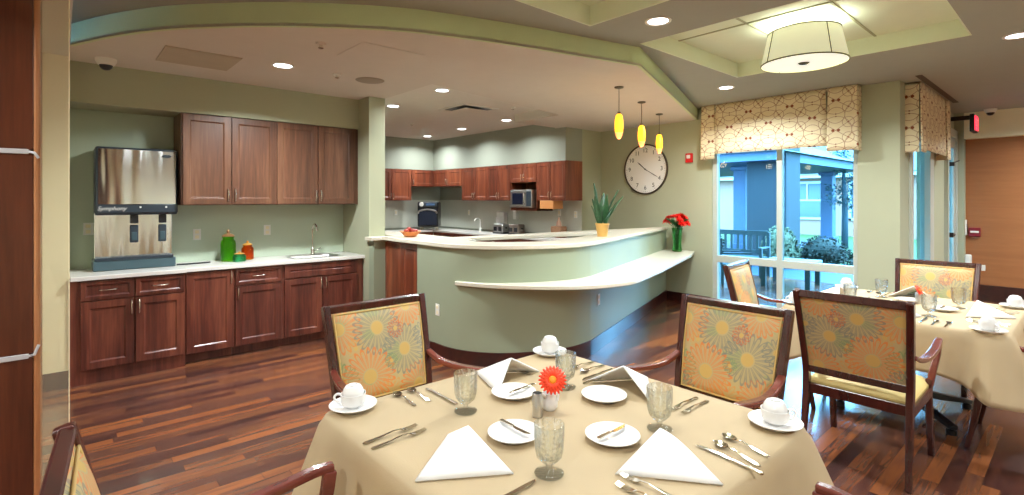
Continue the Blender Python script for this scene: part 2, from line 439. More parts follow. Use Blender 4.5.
# valance cloth: cream with a rust network of arcs and knots
def valance_mat():
    m, nt, b = new_mat('valance_cloth')
    uvn = nt.nodes.new('ShaderNodeUVMap'); sp = nt.nodes.new('ShaderNodeSeparateXYZ'); nt.links.new(uvn.outputs[0], sp.inputs[0])
    A, B = .52, .36
    masks = []; knots = []
    for ox, oy in ((0, 0), (.5, .5)):
        fx = MA(nt, 'MULTIPLY', MA(nt, 'SUBTRACT', MA(nt, 'FRACT', MA(nt, 'ADD', MA(nt, 'DIVIDE', sp.outputs[0], A), ox)), .5), A)
        fy = MA(nt, 'MULTIPLY', MA(nt, 'SUBTRACT', MA(nt, 'FRACT', MA(nt, 'ADD', MA(nt, 'DIVIDE', sp.outputs[1], B), oy)), .5), B)
        ax, ay = MA(nt, 'ABSOLUTE', fx), MA(nt, 'ABSOLUTE', fy)
        def L(px, py):
            return MA(nt, 'SQRT', MA(nt, 'ADD', MA(nt, 'POWER', MA(nt, 'SUBTRACT', ax, px), 2.), MA(nt, 'POWER', MA(nt, 'SUBTRACT', ay, py), 2.)))
        for px, py, R in ((.0, .0, .165), (.26, 0, .095), (.13, .09, .06)):
            masks.append(MA(nt, 'LESS_THAN', MA(nt, 'ABSOLUTE', MA(nt, 'SUBTRACT', L(px, py), R)), .0032))
        for sl in (.69,):
            d = MA(nt, 'DIVIDE', MA(nt, 'ABSOLUTE', MA(nt, 'SUBTRACT', ay, MA(nt, 'MULTIPLY', ax, sl))), math.hypot(1, sl))
            masks.append(MA(nt, 'MULTIPLY', MA(nt, 'LESS_THAN', d, .003), MA(nt, 'LESS_THAN', L(0, 0), .32)))
        knots.append(MA(nt, 'LESS_THAN', L(.030, 0), .017))
        for kx, ky, kr in ((.0, .165, .008), (.13, .09, .008)): knots.append(MA(nt, 'LESS_THAN', L(kx, ky), kr))
    a = masks[0]
    for k in masks[1:]: a = MA(nt, 'MAXIMUM', a, k)
    kk = knots[0]
    for k in knots[1:]: kk = MA(nt, 'MAXIMUM', kk, k)
    c = MIX(nt, MA(nt, 'MULTIPLY', a, .7), srgb(236, 222, 186), srgb(150, 90, 54))
    c = MIX(nt, kk, c, srgb(140, 74, 36))
    nt.links.new(c, b.inputs['Base Color']); b.inputs['Roughness'].default_value = .8
    return m
M_val = valance_mat()

# ------------------------------------------------------------------ the room
XW = 7.10            # window wall
HZ, LZ, KZ = 2.90, 2.74, 2.86
f = MB(); f.box(-2.6, 10.75, -3.6, 10.0, -.12, 0); struct(f, 'floor', M_floor)

def holed(mb, x0, x1, y0, y1, z, t, holes):
    xs = sorted({x0, x1} | {h[0] for h in holes} | {h[1] for h in holes})
    ys = sorted({y0, y1} | {h[2] for h in holes} | {h[3] for h in holes})
    for i in range(len(xs) - 1):
        for j in range(len(ys) - 1):
            cx, cy = (xs[i] + xs[i + 1]) / 2, (ys[j] + ys[j + 1]) / 2
            if any(h[0] < cx < h[1] and h[2] < cy < h[3] for h in holes): continue
            mb.box(xs[i], xs[i + 1], ys[j], ys[j + 1], z, z + t)
COF = [(-.2, 3.09, .3, 2.575), (3.76, 5.6, .64, 2.58)]
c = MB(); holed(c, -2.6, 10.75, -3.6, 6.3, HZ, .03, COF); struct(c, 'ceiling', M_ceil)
for k, (a, b_, d, e) in enumerate(COF):
    w = MB()
    w.box(a, a + .012, d, e, HZ - .001, 3.05); w.box(b_ - .012, b_, d, e, HZ - .001, 3.05)
    w.box(a, b_, d, d + .012, HZ - .001, 3.05); w.box(a, b_, e - .012, e, HZ - .001, 3.05)
    w.box(a - .03, b_ + .03, d - .03, e + .03, 3.05, 3.08)
    struct(w, 'ceiling_coffer', M_coffer)
    g = MB()
    xs = [x for x in (.93, 1.54, 2.15, 2.76) if k == 0] + [x for x in (4.37,) if k == 1]
    ys = [y for y in (.67, 1.3, 1.93) if k == 0] + [y for y in (1.30, 1.93) if k == 1]
    for x in xs: g.box(x - .009, x + .009, d, e, 3.043, 3.05)
    for y in ys: g.box(a, b_, y - .009, y + .009, 3.043, 3.05)
    struct(g, 'trim_%d' % (k + 1), M_grid)

# lower ceiling with its curved fascia
cur = [(.066, 5.19), (.28, 4.715), (.53, 4.30), (.73, 4.06), (1.03, 3.755), (1.40, 3.455), (1.79, 3.21), (2.13, 3.075), (2.67, 2.915), (3.22, 2.785), (3.855, 2.638)]
def catmull(p, n=5):
    out = []
    for i in range(len(p) - 1):
        a = p[max(i - 1, 0)]; b = p[i]; c = p[i + 1]; d = p[min(i + 2, len(p) - 1)]
        for k in range(n):
            t = k / n
            out.append(tuple(.5 * (2 * b[j] + (c[j] - a[j]) * t + (2 * a[j] - 5 * b[j] + 4 * c[j] - d[j]) * t * t + (3 * b[j] - a[j] - 3 * c[j] + d[j]) * t ** 3) for j in range(len(b))))
    return out + [tuple(p[-1])]
arc = catmull(cur, 4)
edge = arc + [(5.25, 3.163), (XW, 3.86)]
def ytop(x):
    if x < 2.87: return 6.3
    if x < 5.25: return 4.48 + (x - 2.87) / 2.38 * .45
    if x < 6.18: return 5.85
    return 5.9
xs = sorted({p[0] for p in edge} | {2.87, 5.25, 6.18})
def yedge(x):
    for (a, b), (c_, d) in zip(edge, edge[1:]):
        if a <= x <= c_: return b + (d - b) * (x - a) / (c_ - a) if c_ > a else b
    return edge[-1][1]
lo = MB()
for a, b in zip(xs, xs[1:]):
    m_ = (a + b) / 2
    ta = ytop(a + 1e-4); tb = ytop(b - 1e-4)
    lo.prism([(a, yedge(a)), (b, yedge(b)), (b, tb), (a, ta)], LZ, LZ + .02)
lo.prism([(-2.6, -3.6), (.062, -3.6), (.066, 5.19), (.066, 6.3), (-2.6, 6.3)], LZ, LZ + .02)
struct(lo, 'ceiling_kitchen_surround', M_ceil_lo)
fa = MB()
off = []
pe = edge[:]
for i, p in enumerate(pe):
    q0 = pe[max(i - 1, 0)]; q1 = pe[min(i + 1, len(pe) - 1)]
    d = Vector((q1[0] - q0[0], q1[1] - q0[1])).normalized()
    off.append((p[0] - d.y * .03, p[1] + d.x * .03))
n_ = len(pe); v = []
for z in (LZ - .002, HZ + .001): v += [(x, y, z) for x, y in pe] + [(x, y, z) for x, y in off]
ff = []
for i in range(n_ - 1):
    ff += [(i, i + 1, 2 * n_ + i + 1, 2 * n_ + i), (n_ + i, 3 * n_ + i, 3 * n_ + i + 1, n_ + i + 1), (2 * n_ + i, 2 * n_ + i + 1, 3 * n_ + i + 1, 3 * n_ + i), (i, n_ + i, n_ + i + 1, i + 1)]
ff += [(0, 2 * n_, 3 * n_, n_), (n_ - 1, 2 * n_ - 1, 4 * n_ - 1, 3 * n_ - 1)]
fa.add(v, ff)
struct(fa, 'trim_3', M_fascia, smooth='auto')
kc = MB(); kc.box(2.8, 6.4, 4.3, 10, KZ, KZ + .02); struct(kc, 'ceiling_kitchen', M_ceil_k)
ks = MB(); ks.prism([(2.87, 4.48), (2.87, 4.46), (5.25, 4.91), (5.25, 4.93)], LZ + .01, KZ); ks.box(5.24, 5.26, 4.93, 5.85, LZ + .01, KZ); ks.box(5.25, 6.2, 5.84, 5.86, LZ + .01, KZ)
struct(ks, 'trim_4', M_ceil_k)

# kitchenette back wall, niche sides, soffit
w = MB(); w.box(.05, 2.67, 6.2, 6.3, 0, LZ); struct(w, 'wall_back_kitchenette', M_back)
w = MB(); w.box(.068, 2.67, 5.76, 6.2, 2.392, LZ); struct(w, 'wall_soffit_kitchenette', M_wall)
w = MB(); w.box(-2.6, .068, 5.61, 6.3, 0, LZ); struct(w, 'wall_left_far', M_cream)
w = MB(); w.box(-2.6, .07, 5.595, 5.61, 0, .14); struct(w, 'baseboard_left', M_base)
w = MB(); w.box(2.67, 2.87, 5.49, 9.95, 0, KZ); struct(w, 'wall_pier_kitchen', M_wall)
w = MB(); w.box(2.67, 2.87, 5.37, 5.488, 0, 1.09); struct(w, 'wall_knee', M_bar)
w = MB(); w.box(2.62, 2.93, 5.33, 5.50, 1.091, 1.128); struct(w, 'trim_5', M_top, bevel=.004)
# kitchen
w = MB(); w.box(2.87, 6.7, 9.95, 10.0, 0, KZ); struct(w, 'wall_far_kitchen', M_wall_k)
w = MB(); w.box(2.87, 6.18, 9.59, 9.95, 2.20, KZ); struct(w, 'wall_soffit_far', M_wall_k)
w = MB(); w.box(6.6, 6.7, 5.69, 9.95, 0, KZ); struct(w, 'wall_right_kitchen', M_wall_k)
w = MB(); w.box(6.19, 6.6, 5.668, 9.95, 2.20, KZ); struct(w, 'wall_soffit_right', M_wall_k)
w = MB(); w.box(6.585, 6.6, 5.67, 9.94, .95, 1.55); struct(w, 'wall_backsplash_right', M_splash)
w = MB(); w.box(2.88, 6.58, 9.935, 9.95, .95, 1.55); struct(w, 'wall_backsplash_far', M_splash)
w = MB(); w.box(6.598, XW + .2, 5.67, 5.9, 0, HZ); struct(w, 'wall_return', M_wall)
# window wall: solid left of the window, over it and the pier right of it
w = MB(); w.box(XW, XW + .2, 3.64, 5.67, 0, HZ); w.box(XW, XW + .2, 1.83, 3.64, 2.45, HZ); w.box(XW, XW + .2, 1.42, 1.83, 0, HZ); w.box(XW, XW + .2, 1.83, 3.64, 0, .06)
struct(w, 'wall_window', M_wall)
w = MB(); w.box(XW - .015, XW, 1.42, 1.82, 0, .14); w.box(XW - .015, XW, 3.66, 5.66, 0, .14); struct(w, 'baseboard_window', M_base)
# right side wall (bay) with a narrow window and a glazed door
Y2 = 1.42
w = MB(); w.box(XW + .2, 7.52, Y2, Y2 + .16, 0, HZ); w.box(7.52, 8.82, Y2, Y2 + .16, 2.35, HZ); w.box(7.52, 8.82, Y2, Y2 + .16, 0, .42); w.box(8.82, 9.72, Y2, Y2 + .16, 0, HZ)
w.box(9.72, 10.55, Y2, Y2 + .16, 2.62, HZ)
struct(w, 'wall_right_bay', M_wall)
w = MB(); w.box(10.55, 10.75, 1.30, Y2 + .16, 0, HZ); struct(w, 'wall_right_pier', M_wall)
w = MB(); w.box(10.7, 10.8, -3.6, 1.6, 0, HZ); struct(w, 'wall_right', M_brownwall)
w = MB(); w.box(10.5, 10.7, -3.6, 1.295, 2.5, HZ - .002); struct(w, 'wall_soffit_right_end', M_cream)
w = MB(); w.box(10.66, 10.7, -3.6, 1.295, 0, .24); struct(w, 'baseboard_right', M_base)
w = MB(); w.box(-2.7, -2.6, -3.7, 6.3, 0, HZ); struct(w, 'wall_left', M_cream)
w = MB(); w.box(-2.7, 10.8, -3.7, -3.6, 0, HZ); struct(w, 'wall_behind', M_cream)

# wood clad column with metal reveals at the left edge, and its glass side light
YC = 3.41
w = MB()
for z0, z1 in ((0, .782), (.806, 1.772), (1.796, LZ)): w.box(-.72, -.092, YC, YC + .40, z0, z1)
w.box(-.71, -.098, YC + .01, YC + .39, 0, LZ)
struct(w, 'wall_column_panels', M_column, bevel=.003)
w = MB(); w.box(-.0918, -.066, YC - .002, YC + .40, 0, LZ); struct(w, 'trim_6', M_colstrip, bevel=.008)
w = MB()
for z in (.794, 1.784):
    w.box(-.72, -.108, YC - .004, YC + .008, z - .012, z + .012)
    w.bar([(-.108, YC - .001, z), (-.088, YC - .008, z + (.004 if z < 1 else -.004)), (-.072, YC - .008, z + (.05 if z < 1 else -.03))], .008, .012, (0, 1, 0))
struct(w, 'trim_7', M_alu, bevel=.002)
t = tag(MB().box(-.0658, .039, YC + .004, YC + .012, .01, LZ).build('window_1', M_pane2), None, None, kind='structure')
w = MB(); w.box(.0385, .0425, YC + .002, YC + .014, .0, LZ); struct(w, 'trim_8', M_cream)

# big storefront window
w = MB()
z0, z1 = .06, 2.44
X0, X1 = XW + .02, XW + .10
for a, b in ((3.57, 3.64), (2.685, 2.755), (1.83, 1.88)): w.box(X0, X1, a, b, z0, z1)
for a, b in ((z0, z0 + .06), (.655, .755), (z1 - .06, z1)): w.box(X0 + .001, X1 - .001, 1.83, 3.64, a, b)
win = struct(w, 'window_2', M_frame, bevel=.004)
p = MB(); p.box(XW + .055, XW + .063, 1.87, 3.6, .1, 2.4); p.build('pane', M_pane, win)
w = MB()
for a, b in ((7.52, 7.62), (8.58, 8.82)): w.box(a, b, Y2 - .03, Y2 + .08, .42, 2.35)
w.box(7.52, 8.82, Y2 - .02, Y2 + .08, .42, .50); w.box(7.52, 8.82, Y2 - .02, Y2 + .08, 2.27, 2.35)
win = struct(w, 'window_3', M_frame, bevel=.004)
MB().box(7.6, 8.65, Y2 + .03, Y2 + .038, .48, 2.3).build('pane', M_pane, win)
w = MB()
for a, b in ((9.72, 9.80), (10.45, 10.55)): w.box(a, b, Y2 - .05, Y2 + .1, 0, 2.62)
w.box(9.72, 10.55, Y2 - .05, Y2 + .1, 2.5, 2.62)
struct(w, 'trim_9', M_frame, bevel=.004)
w = MB()
for a, b in ((9.81, 9.93), (10.33, 10.44)): w.box(a, b, Y2 - .03, Y2 + .02, .01, 2.49)
w.box(9.93, 10.33, Y2 - .03, Y2 + .02, .01, .25); w.box(9.93, 10.33, Y2 - .03, Y2 + .02, 2.35, 2.49)
dr = struct(w, 'door_1', M_frame, bevel=.004)
MB().box(9.92, 10.34, Y2 - .008, Y2, .2, 2.4).build('pane', M_pane, dr)
h = MB(); h.box(9.84, 9.90, Y2 - .10, Y2 - .03, 2.05, 2.11); h.bar([(9.87, Y2 - .09, 2.1), (10.1, Y2 - .12, 2.14)], .02, .015, (0, 0, 1)); h.build('door_closer', M_black, dr, bevel=.006)
h = MB(); h.box(9.83, 9.90, Y2 - .09, Y2 - .03, 1.0, 1.07); h.tube([(9.865, Y2 - .09, 1.03), (9.98, Y2 - .09, 1.03)], .012); h.build('door_handle', M_black, dr, bevel=.004)

# ------------------------------------------------------------------ bar
wl = catmull([(2.775, 4.61), (2.768, 4.35), (2.80, 3.95), (2.98, 3.63), (3.29, 3.41), (3.66, 3.29), (3.99, 3.31)], 6)
dline = Vector((3.15, 1.09)).normalized()     # straight run towards the window wall
wl += [(3.99 + dline.x * s_, 3.31 + dline.y * s_) for s_ in (.8, 1.7, 2.6)] + [(XW, 4.385)]
def offset(poly, d):
    out = []
    for i, p in enumerate(poly):
        a = Vector(poly[max(i - 1, 0)]); b = Vector(poly[min(i + 1, len(poly) - 1)]); t_ = (b - a).normalized()
        out.append((p[0] + t_.y * -d, p[1] + t_.x * d))
    return out
def ribbon(mb, A, B, z0, z1):
    for i in range(len(A) - 1): mb.prism([A[i], A[i + 1], B[i + 1], B[i]], z0, z1)
inn = offset(wl, .15)
w = MB()
v = []; n = len(wl)
for z in (0, 1.094): v += [(x, y, z) for x, y in wl] + [(x, y, z) for x, y in inn]
fs = []
for i in range(n - 1):
    fs += [(i, i + 1, 2 * n + i + 1, 2 * n + i), (n + i, 3 * n + i, 3 * n + i + 1, n + i + 1), (2 * n + i, 2 * n + i + 1, 3 * n + i + 1, 3 * n + i)]
fs += [(0, 2 * n, 3 * n, n), (n - 1, 2 * n - 1, 4 * n - 1, 3 * n - 1)]
w.add(v, fs); 
bar = thing('serving_bar', 'curved sage green serving bar with pale top between dining area and kitchen', 'bar counter')
w.build('bar_wall', M_bar, bar, smooth='auto')
bb = offset(wl, -.012)
w = MB(); v = []
for z in (0, .15): v += [(x, y, z) for x, y in bb] + [(x, y, z) for x, y in wl]
w.add(v, fs); w.build('base_trim', M_base, bar, smooth='auto')
# top slab: overhanging outer edge, wide at the left end, narrow strip on the straight run
o_ = offset(wl, -.035)
outer = [(2.745, 5.36)] + o_
i1 = offset(wl, .36)
w = MB(); zt0, zt1 = 1.096, 1.136
strip = [(2.93, 5.32), (3.3, 5.3)]
inner = []
for p, q in zip(o_, i1):
    inner.append((max(q[0], min(3.3, q[0] + .2)) if p[1] > 4.3 else q[0], q[1]))
inner = [(3.3, 5.36)] + [((3.3, y) if y > 4.25 else (x, y)) for x, y in inner]
A, B = outer, inner; n2 = len(A); v = []
for z in (zt0, zt1): v += [(x, y, z) for x, y in A] + [(x, y, z) for x, y in B]
f2 = []
for i in range(n2 - 1):
    f2 += [(i, i + 1, 2 * n2 + i + 1, 2 * n2 + i), (n2 + i, 3 * n2 + i, 3 * n2 + i + 1, n2 + i + 1), (2 * n2 + i, 2 * n2 + i + 1, 3 * n2 + i + 1, 3 * n2 + i), (i, n2 + i, n2 + i + 1, i + 1)]
f2 += [(0, 2 * n2, 3 * n2, n2), (n2 - 1, 2 * n2 - 1, 4 * n2 - 1, 3 * n2 - 1)]
w.add(v, f2); w.box(2.95, 3.3, 5.36, 6.2, zt0, zt1)
w.build('bar_top', M_top, bar, smooth='auto', bevel=.006)
# lower shelf
seg_ = [p for p in wl if p[1] < 3.99 or p[0] > 3.5]
sh = []
L_ = 0
for i, p in enumerate(seg_):
    if i: L_ += math.dist(seg_[i - 1], p)
    tt = min(1, L_ / 1.75); dd = .03 + .47 * tt * tt * (3 - 2 * tt)
    sh.append((i, dd))
so = []
for (i, dd), p in zip(sh, seg_):
    a = Vector(seg_[max(i - 1, 0)]); b = Vector(seg_[min(i + 1, len(seg_) - 1)]); t_ = (b - a).normalized()
    so.append((p[0] + t_.y * dd, p[1] - t_.x * dd))
so[-1] = (XW - .002, so[-1][1] + .0)
seg2 = list(seg_); seg2[-1] = (XW - .002, seg_[-1][1])
w = MB(); n3 = len(so); v = []
for z in (.752, .790): v += [(x, y, z) for x, y in so] + [(x, y, z) for x, y in seg2]
f3 = []
for i in range(n3 - 1):
    f3 += [(i, i + 1, 2 * n3 + i + 1, 2 * n3 + i), (2 * n3 + i, 2 * n3 + i + 1, 3 * n3 + i + 1, 3 * n3 + i), (i, n3 + i, n3 + i + 1, i + 1)]
f3 += [(0, 2 * n3, 3 * n3, n3), (n3 - 1, 2 * n3 - 1, 4 * n3 - 1, 3 * n3 - 1)]
w.add(v, f3); w.build('lower_shelf', M_top, bar, smooth='auto', bevel=.006)
# wood end panel between the bar and the knee wall
w = MB()
def ring_panel(mb, w_, h_, st=.055, t=.02, rec=.009, M=None):
    L = [(0, 0), (st, 0), (st + .012, rec)]
    v = []
    for ins, dp in L: v += [(ins, -t + dp, ins), (w_ - ins, -t + dp, ins), (w_ - ins, -t + dp, h_ - ins), (ins, -t + dp, h_ - ins)]
    v += [(0, 0, 0), (w_, 0, 0), (w_, 0, h_), (0, 0, h_)]
    fs = []
    for r in range(2):
        for k in range(4): fs.append((r * 4 + k, r * 4 + (k + 1) % 4, (r + 1) * 4 + (k + 1) % 4, (r + 1) * 4 + k))
    fs.append((8, 9, 10, 11))
    for k in range(4): fs.append((k, 12 + k, 12 + (k + 1) % 4, (k + 1) % 4))
    fs.append((15, 14, 13, 12))
    return mb.add(v, fs, M)
Mr = Matrix.Translation((2.90, 5.36, .10)) @ Matrix.Rotation(-PI / 2, 4, 'Z')
for k in range(2): ring_panel(w, .375, .97, .045, M=Matrix.Translation((2.83, 5.365 - k * .378, .10)) @ Matrix.Rotation(-PI / 2, 4, 'Z'))
w.box(2.83, 2.90, 4.612, 5.37, 0, 1.09)
w.build('end_panel', M_cabk, bar)

# ------------------------------------------------------------------ cabinets
def handle_mb(L, vertical=True):
    h = MB(); r = .0055
    a = L / 2
    pts = [(0, 0, -a), (0, -.022, -a * .86), (0, -.030, 0), (0, -.022, a * .86), (0, 0, a)]
    pts = catmull(pts, 3)
    if not vertical: pts = [(z, y, 0) for x, y, z in pts]
    h.tube(pts, [r * 1.5 if i in (0, len(pts) - 1) else r for i in range(len(pts))], 8)
    return h
HV = handle_mb(.12).build('handle', M_nickel, smooth=True).data
HH = handle_mb(.12, False).build('handle', M_nickel, smooth=True).data
for o in list(COL.objects):
    if o.name.startswith('handle') and o.parent is None: bpy.data.objects.remove(o)
def put_handle(parent, me, loc):
    o = bpy.data.objects.new('handle', me); COL.objects.link(o); o.parent = parent; o.location = loc
def front(root, name, x, z, w_, h_, mat, hp=None, hv=True, st=.058):
    mb = MB(); ring_panel(mb, w_ - .006, h_ - .006, st, .02, .010)
    o = mb.build(name, mat, root, bevel=.0015); o.location = (x + .003, 0, z + .003)
    if hp: put_handle(o, HV if hv else HH, (hp[0] - x - .003, -.02, hp[1] - z - .003))
    return o
def cabinet(name, label, group, loc, rz, W, z0, z1, D, mat, fronts, toe=None, cat='cabinet'):
    r = thing(name, label, cat, loc, rz, group)
    b = MB(); b.box(0, W, 0.001, D, z0, z1)
    if toe: b.box(.0, W, toe, D - .01, 0, z0)
    b.build('carcass', mat, r)
    for fr in fronts: front(r, *fr[:5], mat, *fr[5:])
    return r
BG = 'base cabinets under the kitchenette counter'; UG = 'wall cabinets above the kitchenette counter'
YB = 5.63
# left unit, slightly proud
cabinet('base_cabinet', 'two door base cabinet with two drawers, under the ice dispenser', BG, (.07, 5.59, 0), 0, .815, .09, .872, .58, M_cabd,
        [('drawer', .065, .70, .365, .165, (.25, .785), False, .03), ('drawer', .437, .70, .37, .165, (.62, .785), False, .03),
         ('door', .065, .12, .365, .575, (.41, .615), True), ('door', .437, .12, .37, .575, (.465, .615), True)], .002)
cabinet('base_cabinet', 'single full height door base cabinet beside the ice dispenser unit', BG, (.888, YB, 0), 0, .415, .09, .872, .55, M_cabd,
        [('door', .005, .10, .405, .765, (.385, .79), True)], .09)
cabinet('base_cabinet', 'narrow base cabinet with one drawer and one door left of the sink', BG, (1.305, YB, 0), 0, .45, .09, .872, .55, M_cabd,
        [('drawer', .005, .70, .44, .165, (.22, .785), False, .03), ('door', .005, .10, .44, .59, (.03, .62), True)], .09)
cabinet('sink_cabinet', 'two door sink cabinet with wide false front at right end of kitchenette', BG, (1.757, YB, 0), 0, .905, .09, .872, .55, M_cabd,
        [('false_front', .02, .72, .80, .145), ('door', .02, .10, .405, .61, (.40, .64), True), ('door', .427, .10, .405, .61, (.455, .64), True)], .09)
ku = .879
cabinet('wall_cabinet', 'left two door wooden wall cabinet beside the ice dispenser', UG, (ku, 5.78, 0), 0, .865, 1.50, 2.39, .415, M_cab,
        [('door', .01, 1.505, .42, .88, (.40, 1.60), True), ('door', .435, 1.505, .425, .88, (.465, 1.60), True)])
cabinet('wall_cabinet', 'right two door wooden wall cabinet above the small sink', UG, (1.745, 5.78, 0), 0, .923, 1.50, 2.39, .415, M_cab,
        [('door', .005, 1.505, .435, .88, (.415, 1.60), True), ('door', .445, 1.505, .425, .88, (.47, 1.60), True)])
# counter with sink cut out
sx0, sx1, sy0, sy1 = 1.93, 2.42, 5.72, 6.02
w = MB(); holed(w, .072, .893, 5.555, 6.195, .874, .036, []); holed(w, .893, 2.668, 5.59, 6.195, .874, .036, [(sx0, sx1, sy0, sy1)])
ct = tag(w.build('countertop', M_topw, bevel=.004), 'white kitchenette countertop above dark wooden base cabinets', 'countertop')
s_ = thing('sink', 'small stainless steel drop in sink in the kitchenette counter', 'sink', (2.175, 5.87, .91))
w = MB(); a, b = (sx1 - sx0) / 2, (sy1 - sy0) / 2
L = [(a + .02, b + .02, .004), (a - .01, b - .01, .004), (a - .025, b - .025, -.15), (0.02, .02, -.155)]
v = []; 
for x, y, z in L: v += [(-x, -y, z), (x, -y, z), (x, y, z), (-x, y, z)]
fs2 = [(r * 4 + k, r * 4 + (k + 1) % 4, (r + 1) * 4 + (k + 1) % 4, (r + 1) * 4 + k) for r in range(3) for k in range(4)] + [(12, 13, 14, 15)]
w.add(v, fs2); w.build('basin', M_steel2, s_, bevel=.01, seg=3, smooth=True)
w = MB(); w.lathe([(0, .003), (.025, .003), (.028, 0)], 20, Matrix.Translation((0, 0, -.153))); w.build('drain', M_nickel, s_)
def faucet(loc, rz, label, hgt=.3, mat=M_nickel):
    t = thing('faucet', label, 'faucet', loc, rz)
    MB().lathe([(0, 0), (.028, 0), (.028, .012), (.022, .02), (.02, .07), (.013, .085), (0, .087)], 20).build('base', mat, t, smooth='auto')
    pts = catmull([(0, 0, .06), (0, 0, hgt * .7), (0, -.01, hgt * .88), (0, -.06, hgt), (0, -.12, hgt * .93), (0, -.14, hgt * .78)], 5)
    MB().tube(pts, .010, 12).build('spout', mat, t, smooth=True)
    MB().tube([(.02, 0, .045), (.05, -.01, .05), (.085, -.03, .075)], [.009, .007, .006], 10).build('lever', mat, t, smooth=True)
    return t
faucet((2.24, 6.075, .9105), 0, 'tall gooseneck chrome faucet behind the kitchenette sink', .36)

# ice and water dispenser
t = thing('ice_dispenser', 'stainless steel countertop ice and water dispenser at left of kitchenette', 'ice dispenser', (.55, 6.0, .912))
MB().box(-.32, .30, -.14, .17, 0, .09).build('base', M_teal, t, bevel=.008)
MB().box(-.31, .28, -.06, .17, .09, .52).build('dispense_panel', M_steel, t, bevel=.005)
w = MB(); w.box(-.31, .28, -.145, -.06, .09, .115); 
for k in range(22): w.box(-.29 + k * .025, -.278 + k * .025, -.14, -.065, .113, .119)
w.build('drip_tray', M_char, t, bevel=.003)
w = MB(); w.box(-.305, .315, -.13, .17, .50, 1.12); w.build('ice_bin', M_char, t, bevel=.015)
# bowed steel front
def bow(u, v):
    x = -.285 + .585 * u; 
    return (x, -.133 - .022 * math.sin(PI * u) - .004 * math.sin(2 * PI * u), .60 + .50 * v)
w = MB(); w.grid(bow, 24, 4); w.grid(lambda u, v: (bow(u, 0)[0], -.132, .60 + .5 * v), 24, 1); fr = w.build('steel_front', M_steel, t, smooth=True)
w = MB(); w.box(-.295, .315, -.150, -.12, .52, .598); w.build('lower_band', M_char, t, bevel=.006)
for x in (-.02, .20):
    MB().box(x - .03, x + .03, -.10, -.055, .42, .50).build('chute', M_black, t, bevel=.006)
    c_ = MB().box(x - .033, x + .033, -.075, -.058, .24, .405).build('lever_plate', M_char, t, bevel=.012)
    MB().box(x - .020, x + .020, -.082, -.074, .26, .34).build('lever_pad', M_teal, c_, bevel=.006)
w = MB(); w.lathe([(0, .004), (.034, .004), (.038, 0)], 24, Matrix.Translation((.225, -.150, 1.055)) @ Matrix.Rotation(PI / 2, 4, 'X') @ Matrix.Diagonal((1, .38, 1, 1)).to_4x4()); w.build('badge', M_char, t)
Rx = Matrix.Rotation(PI / 2, 4, 'X')
text('Symphony', .050, M_white, t, Matrix.Translation((-.19, -.1515, .560)) @ Rx, .0008, 'lettering', .35)
for x in (.02, .22):
    MB().lathe([(0, .003), (.009, .003), (.009, 0)], 12, Matrix.Translation((x, -.150, .572)) @ Rx).build('button', M_white, t)

# jars
def jar(loc, r, h, mat, lid, label, name='glass_jar', lidh=.05):
    t = thing(name, label, 'jar', loc, 0, 'glass jars with lids on the kitchenette counter')
    p_ = [(0, .003), (r * .9, .003), (r, .012), (r, h * .68), (r * .92, h * .78), (r * .72, h * .84), (r * .72, h * .9), (r * .8, h * .93), (r * .8, h * .95), (r * .68, h * .95), (r * .68, h * .82), (r * .94, h * .66), (r * .94, .02), (0, .012)]
    MB().lathe(p_, 28).build('body', mat, t, smooth='auto')
    MB().lathe([(0, h * .95), (r * .82, h * .95), (r * .82, h * .99), (r * .5, h * 1.05), (r * .2, h * 1.07), (r * .16, h * 1.12), (r * .24, h * 1.16), (r * .1, h * 1.22), (0, h * 1.24)], 24).build('lid', lid, t, smooth='auto')
M_cork = plain('jar_lid_bronze', srgb(150, 110, 70), .4, .3)
M_corkg = plain('jar_lid_gold', srgb(220, 160, 70), .35, .3)
jar((1.33, 5.98, .911), .072, .27, M_greengl, M_cork, 'tall green glass jar with bronze lid')
jar((1.405, 5.85, .911), .062, .085, M_tealgl, M_corkg, 'squat teal glass jar in front of the green one')
jar((1.52, 6.0, .911), .060, .165, M_oranggl, M_corkg, 'orange glass jar with gold lid, right of the green one')
# papers / cable tray on the counter
tag(MB().tube(catmull([(.87, 5.95, .916), (.95, 5.92, .918), (1.03, 5.95, .916), (1.10, 5.93, .917), (1.16, 5.97, .915)], 5), .007, 8).build('power_cord', M_black, smooth=True), 'black power cord lying on the counter beside the ice dispenser', 'cord')

def outlet(loc, rz, label, cat='outlet', name='wall_outlet', w_=.072, h_=.115, mat=M_white, black=False):
    t = thing(name, label, cat, loc, rz)
    MB().box(-w_ / 2, w_ / 2, -.006, 0, -h_ / 2, h_ / 2).build('cover_plate', mat, t, bevel=.003)
    if cat == 'outlet':
        for dz in (-.026, .026):
            MB().box(-.018, .018, -.009, -.005, dz - .016, dz + .016).build('receptacle', M_black if black else M_cream, t, bevel=.004)
    else: MB().box(-.014, .014, -.010, -.005, -.03, .03).build('rocker', M_cream, t, bevel=.003)
outlet((1.085, 6.199, 1.19), 0, 'white outlet between ice dispenser and green jar')
outlet((1.775, 6.199, 1.21), 0, 'white outlet right of the orange jar, left of the sink')
outlet((.207, 6.199, 1.28), 0, 'small outlet in shade left of the ice dispenser')

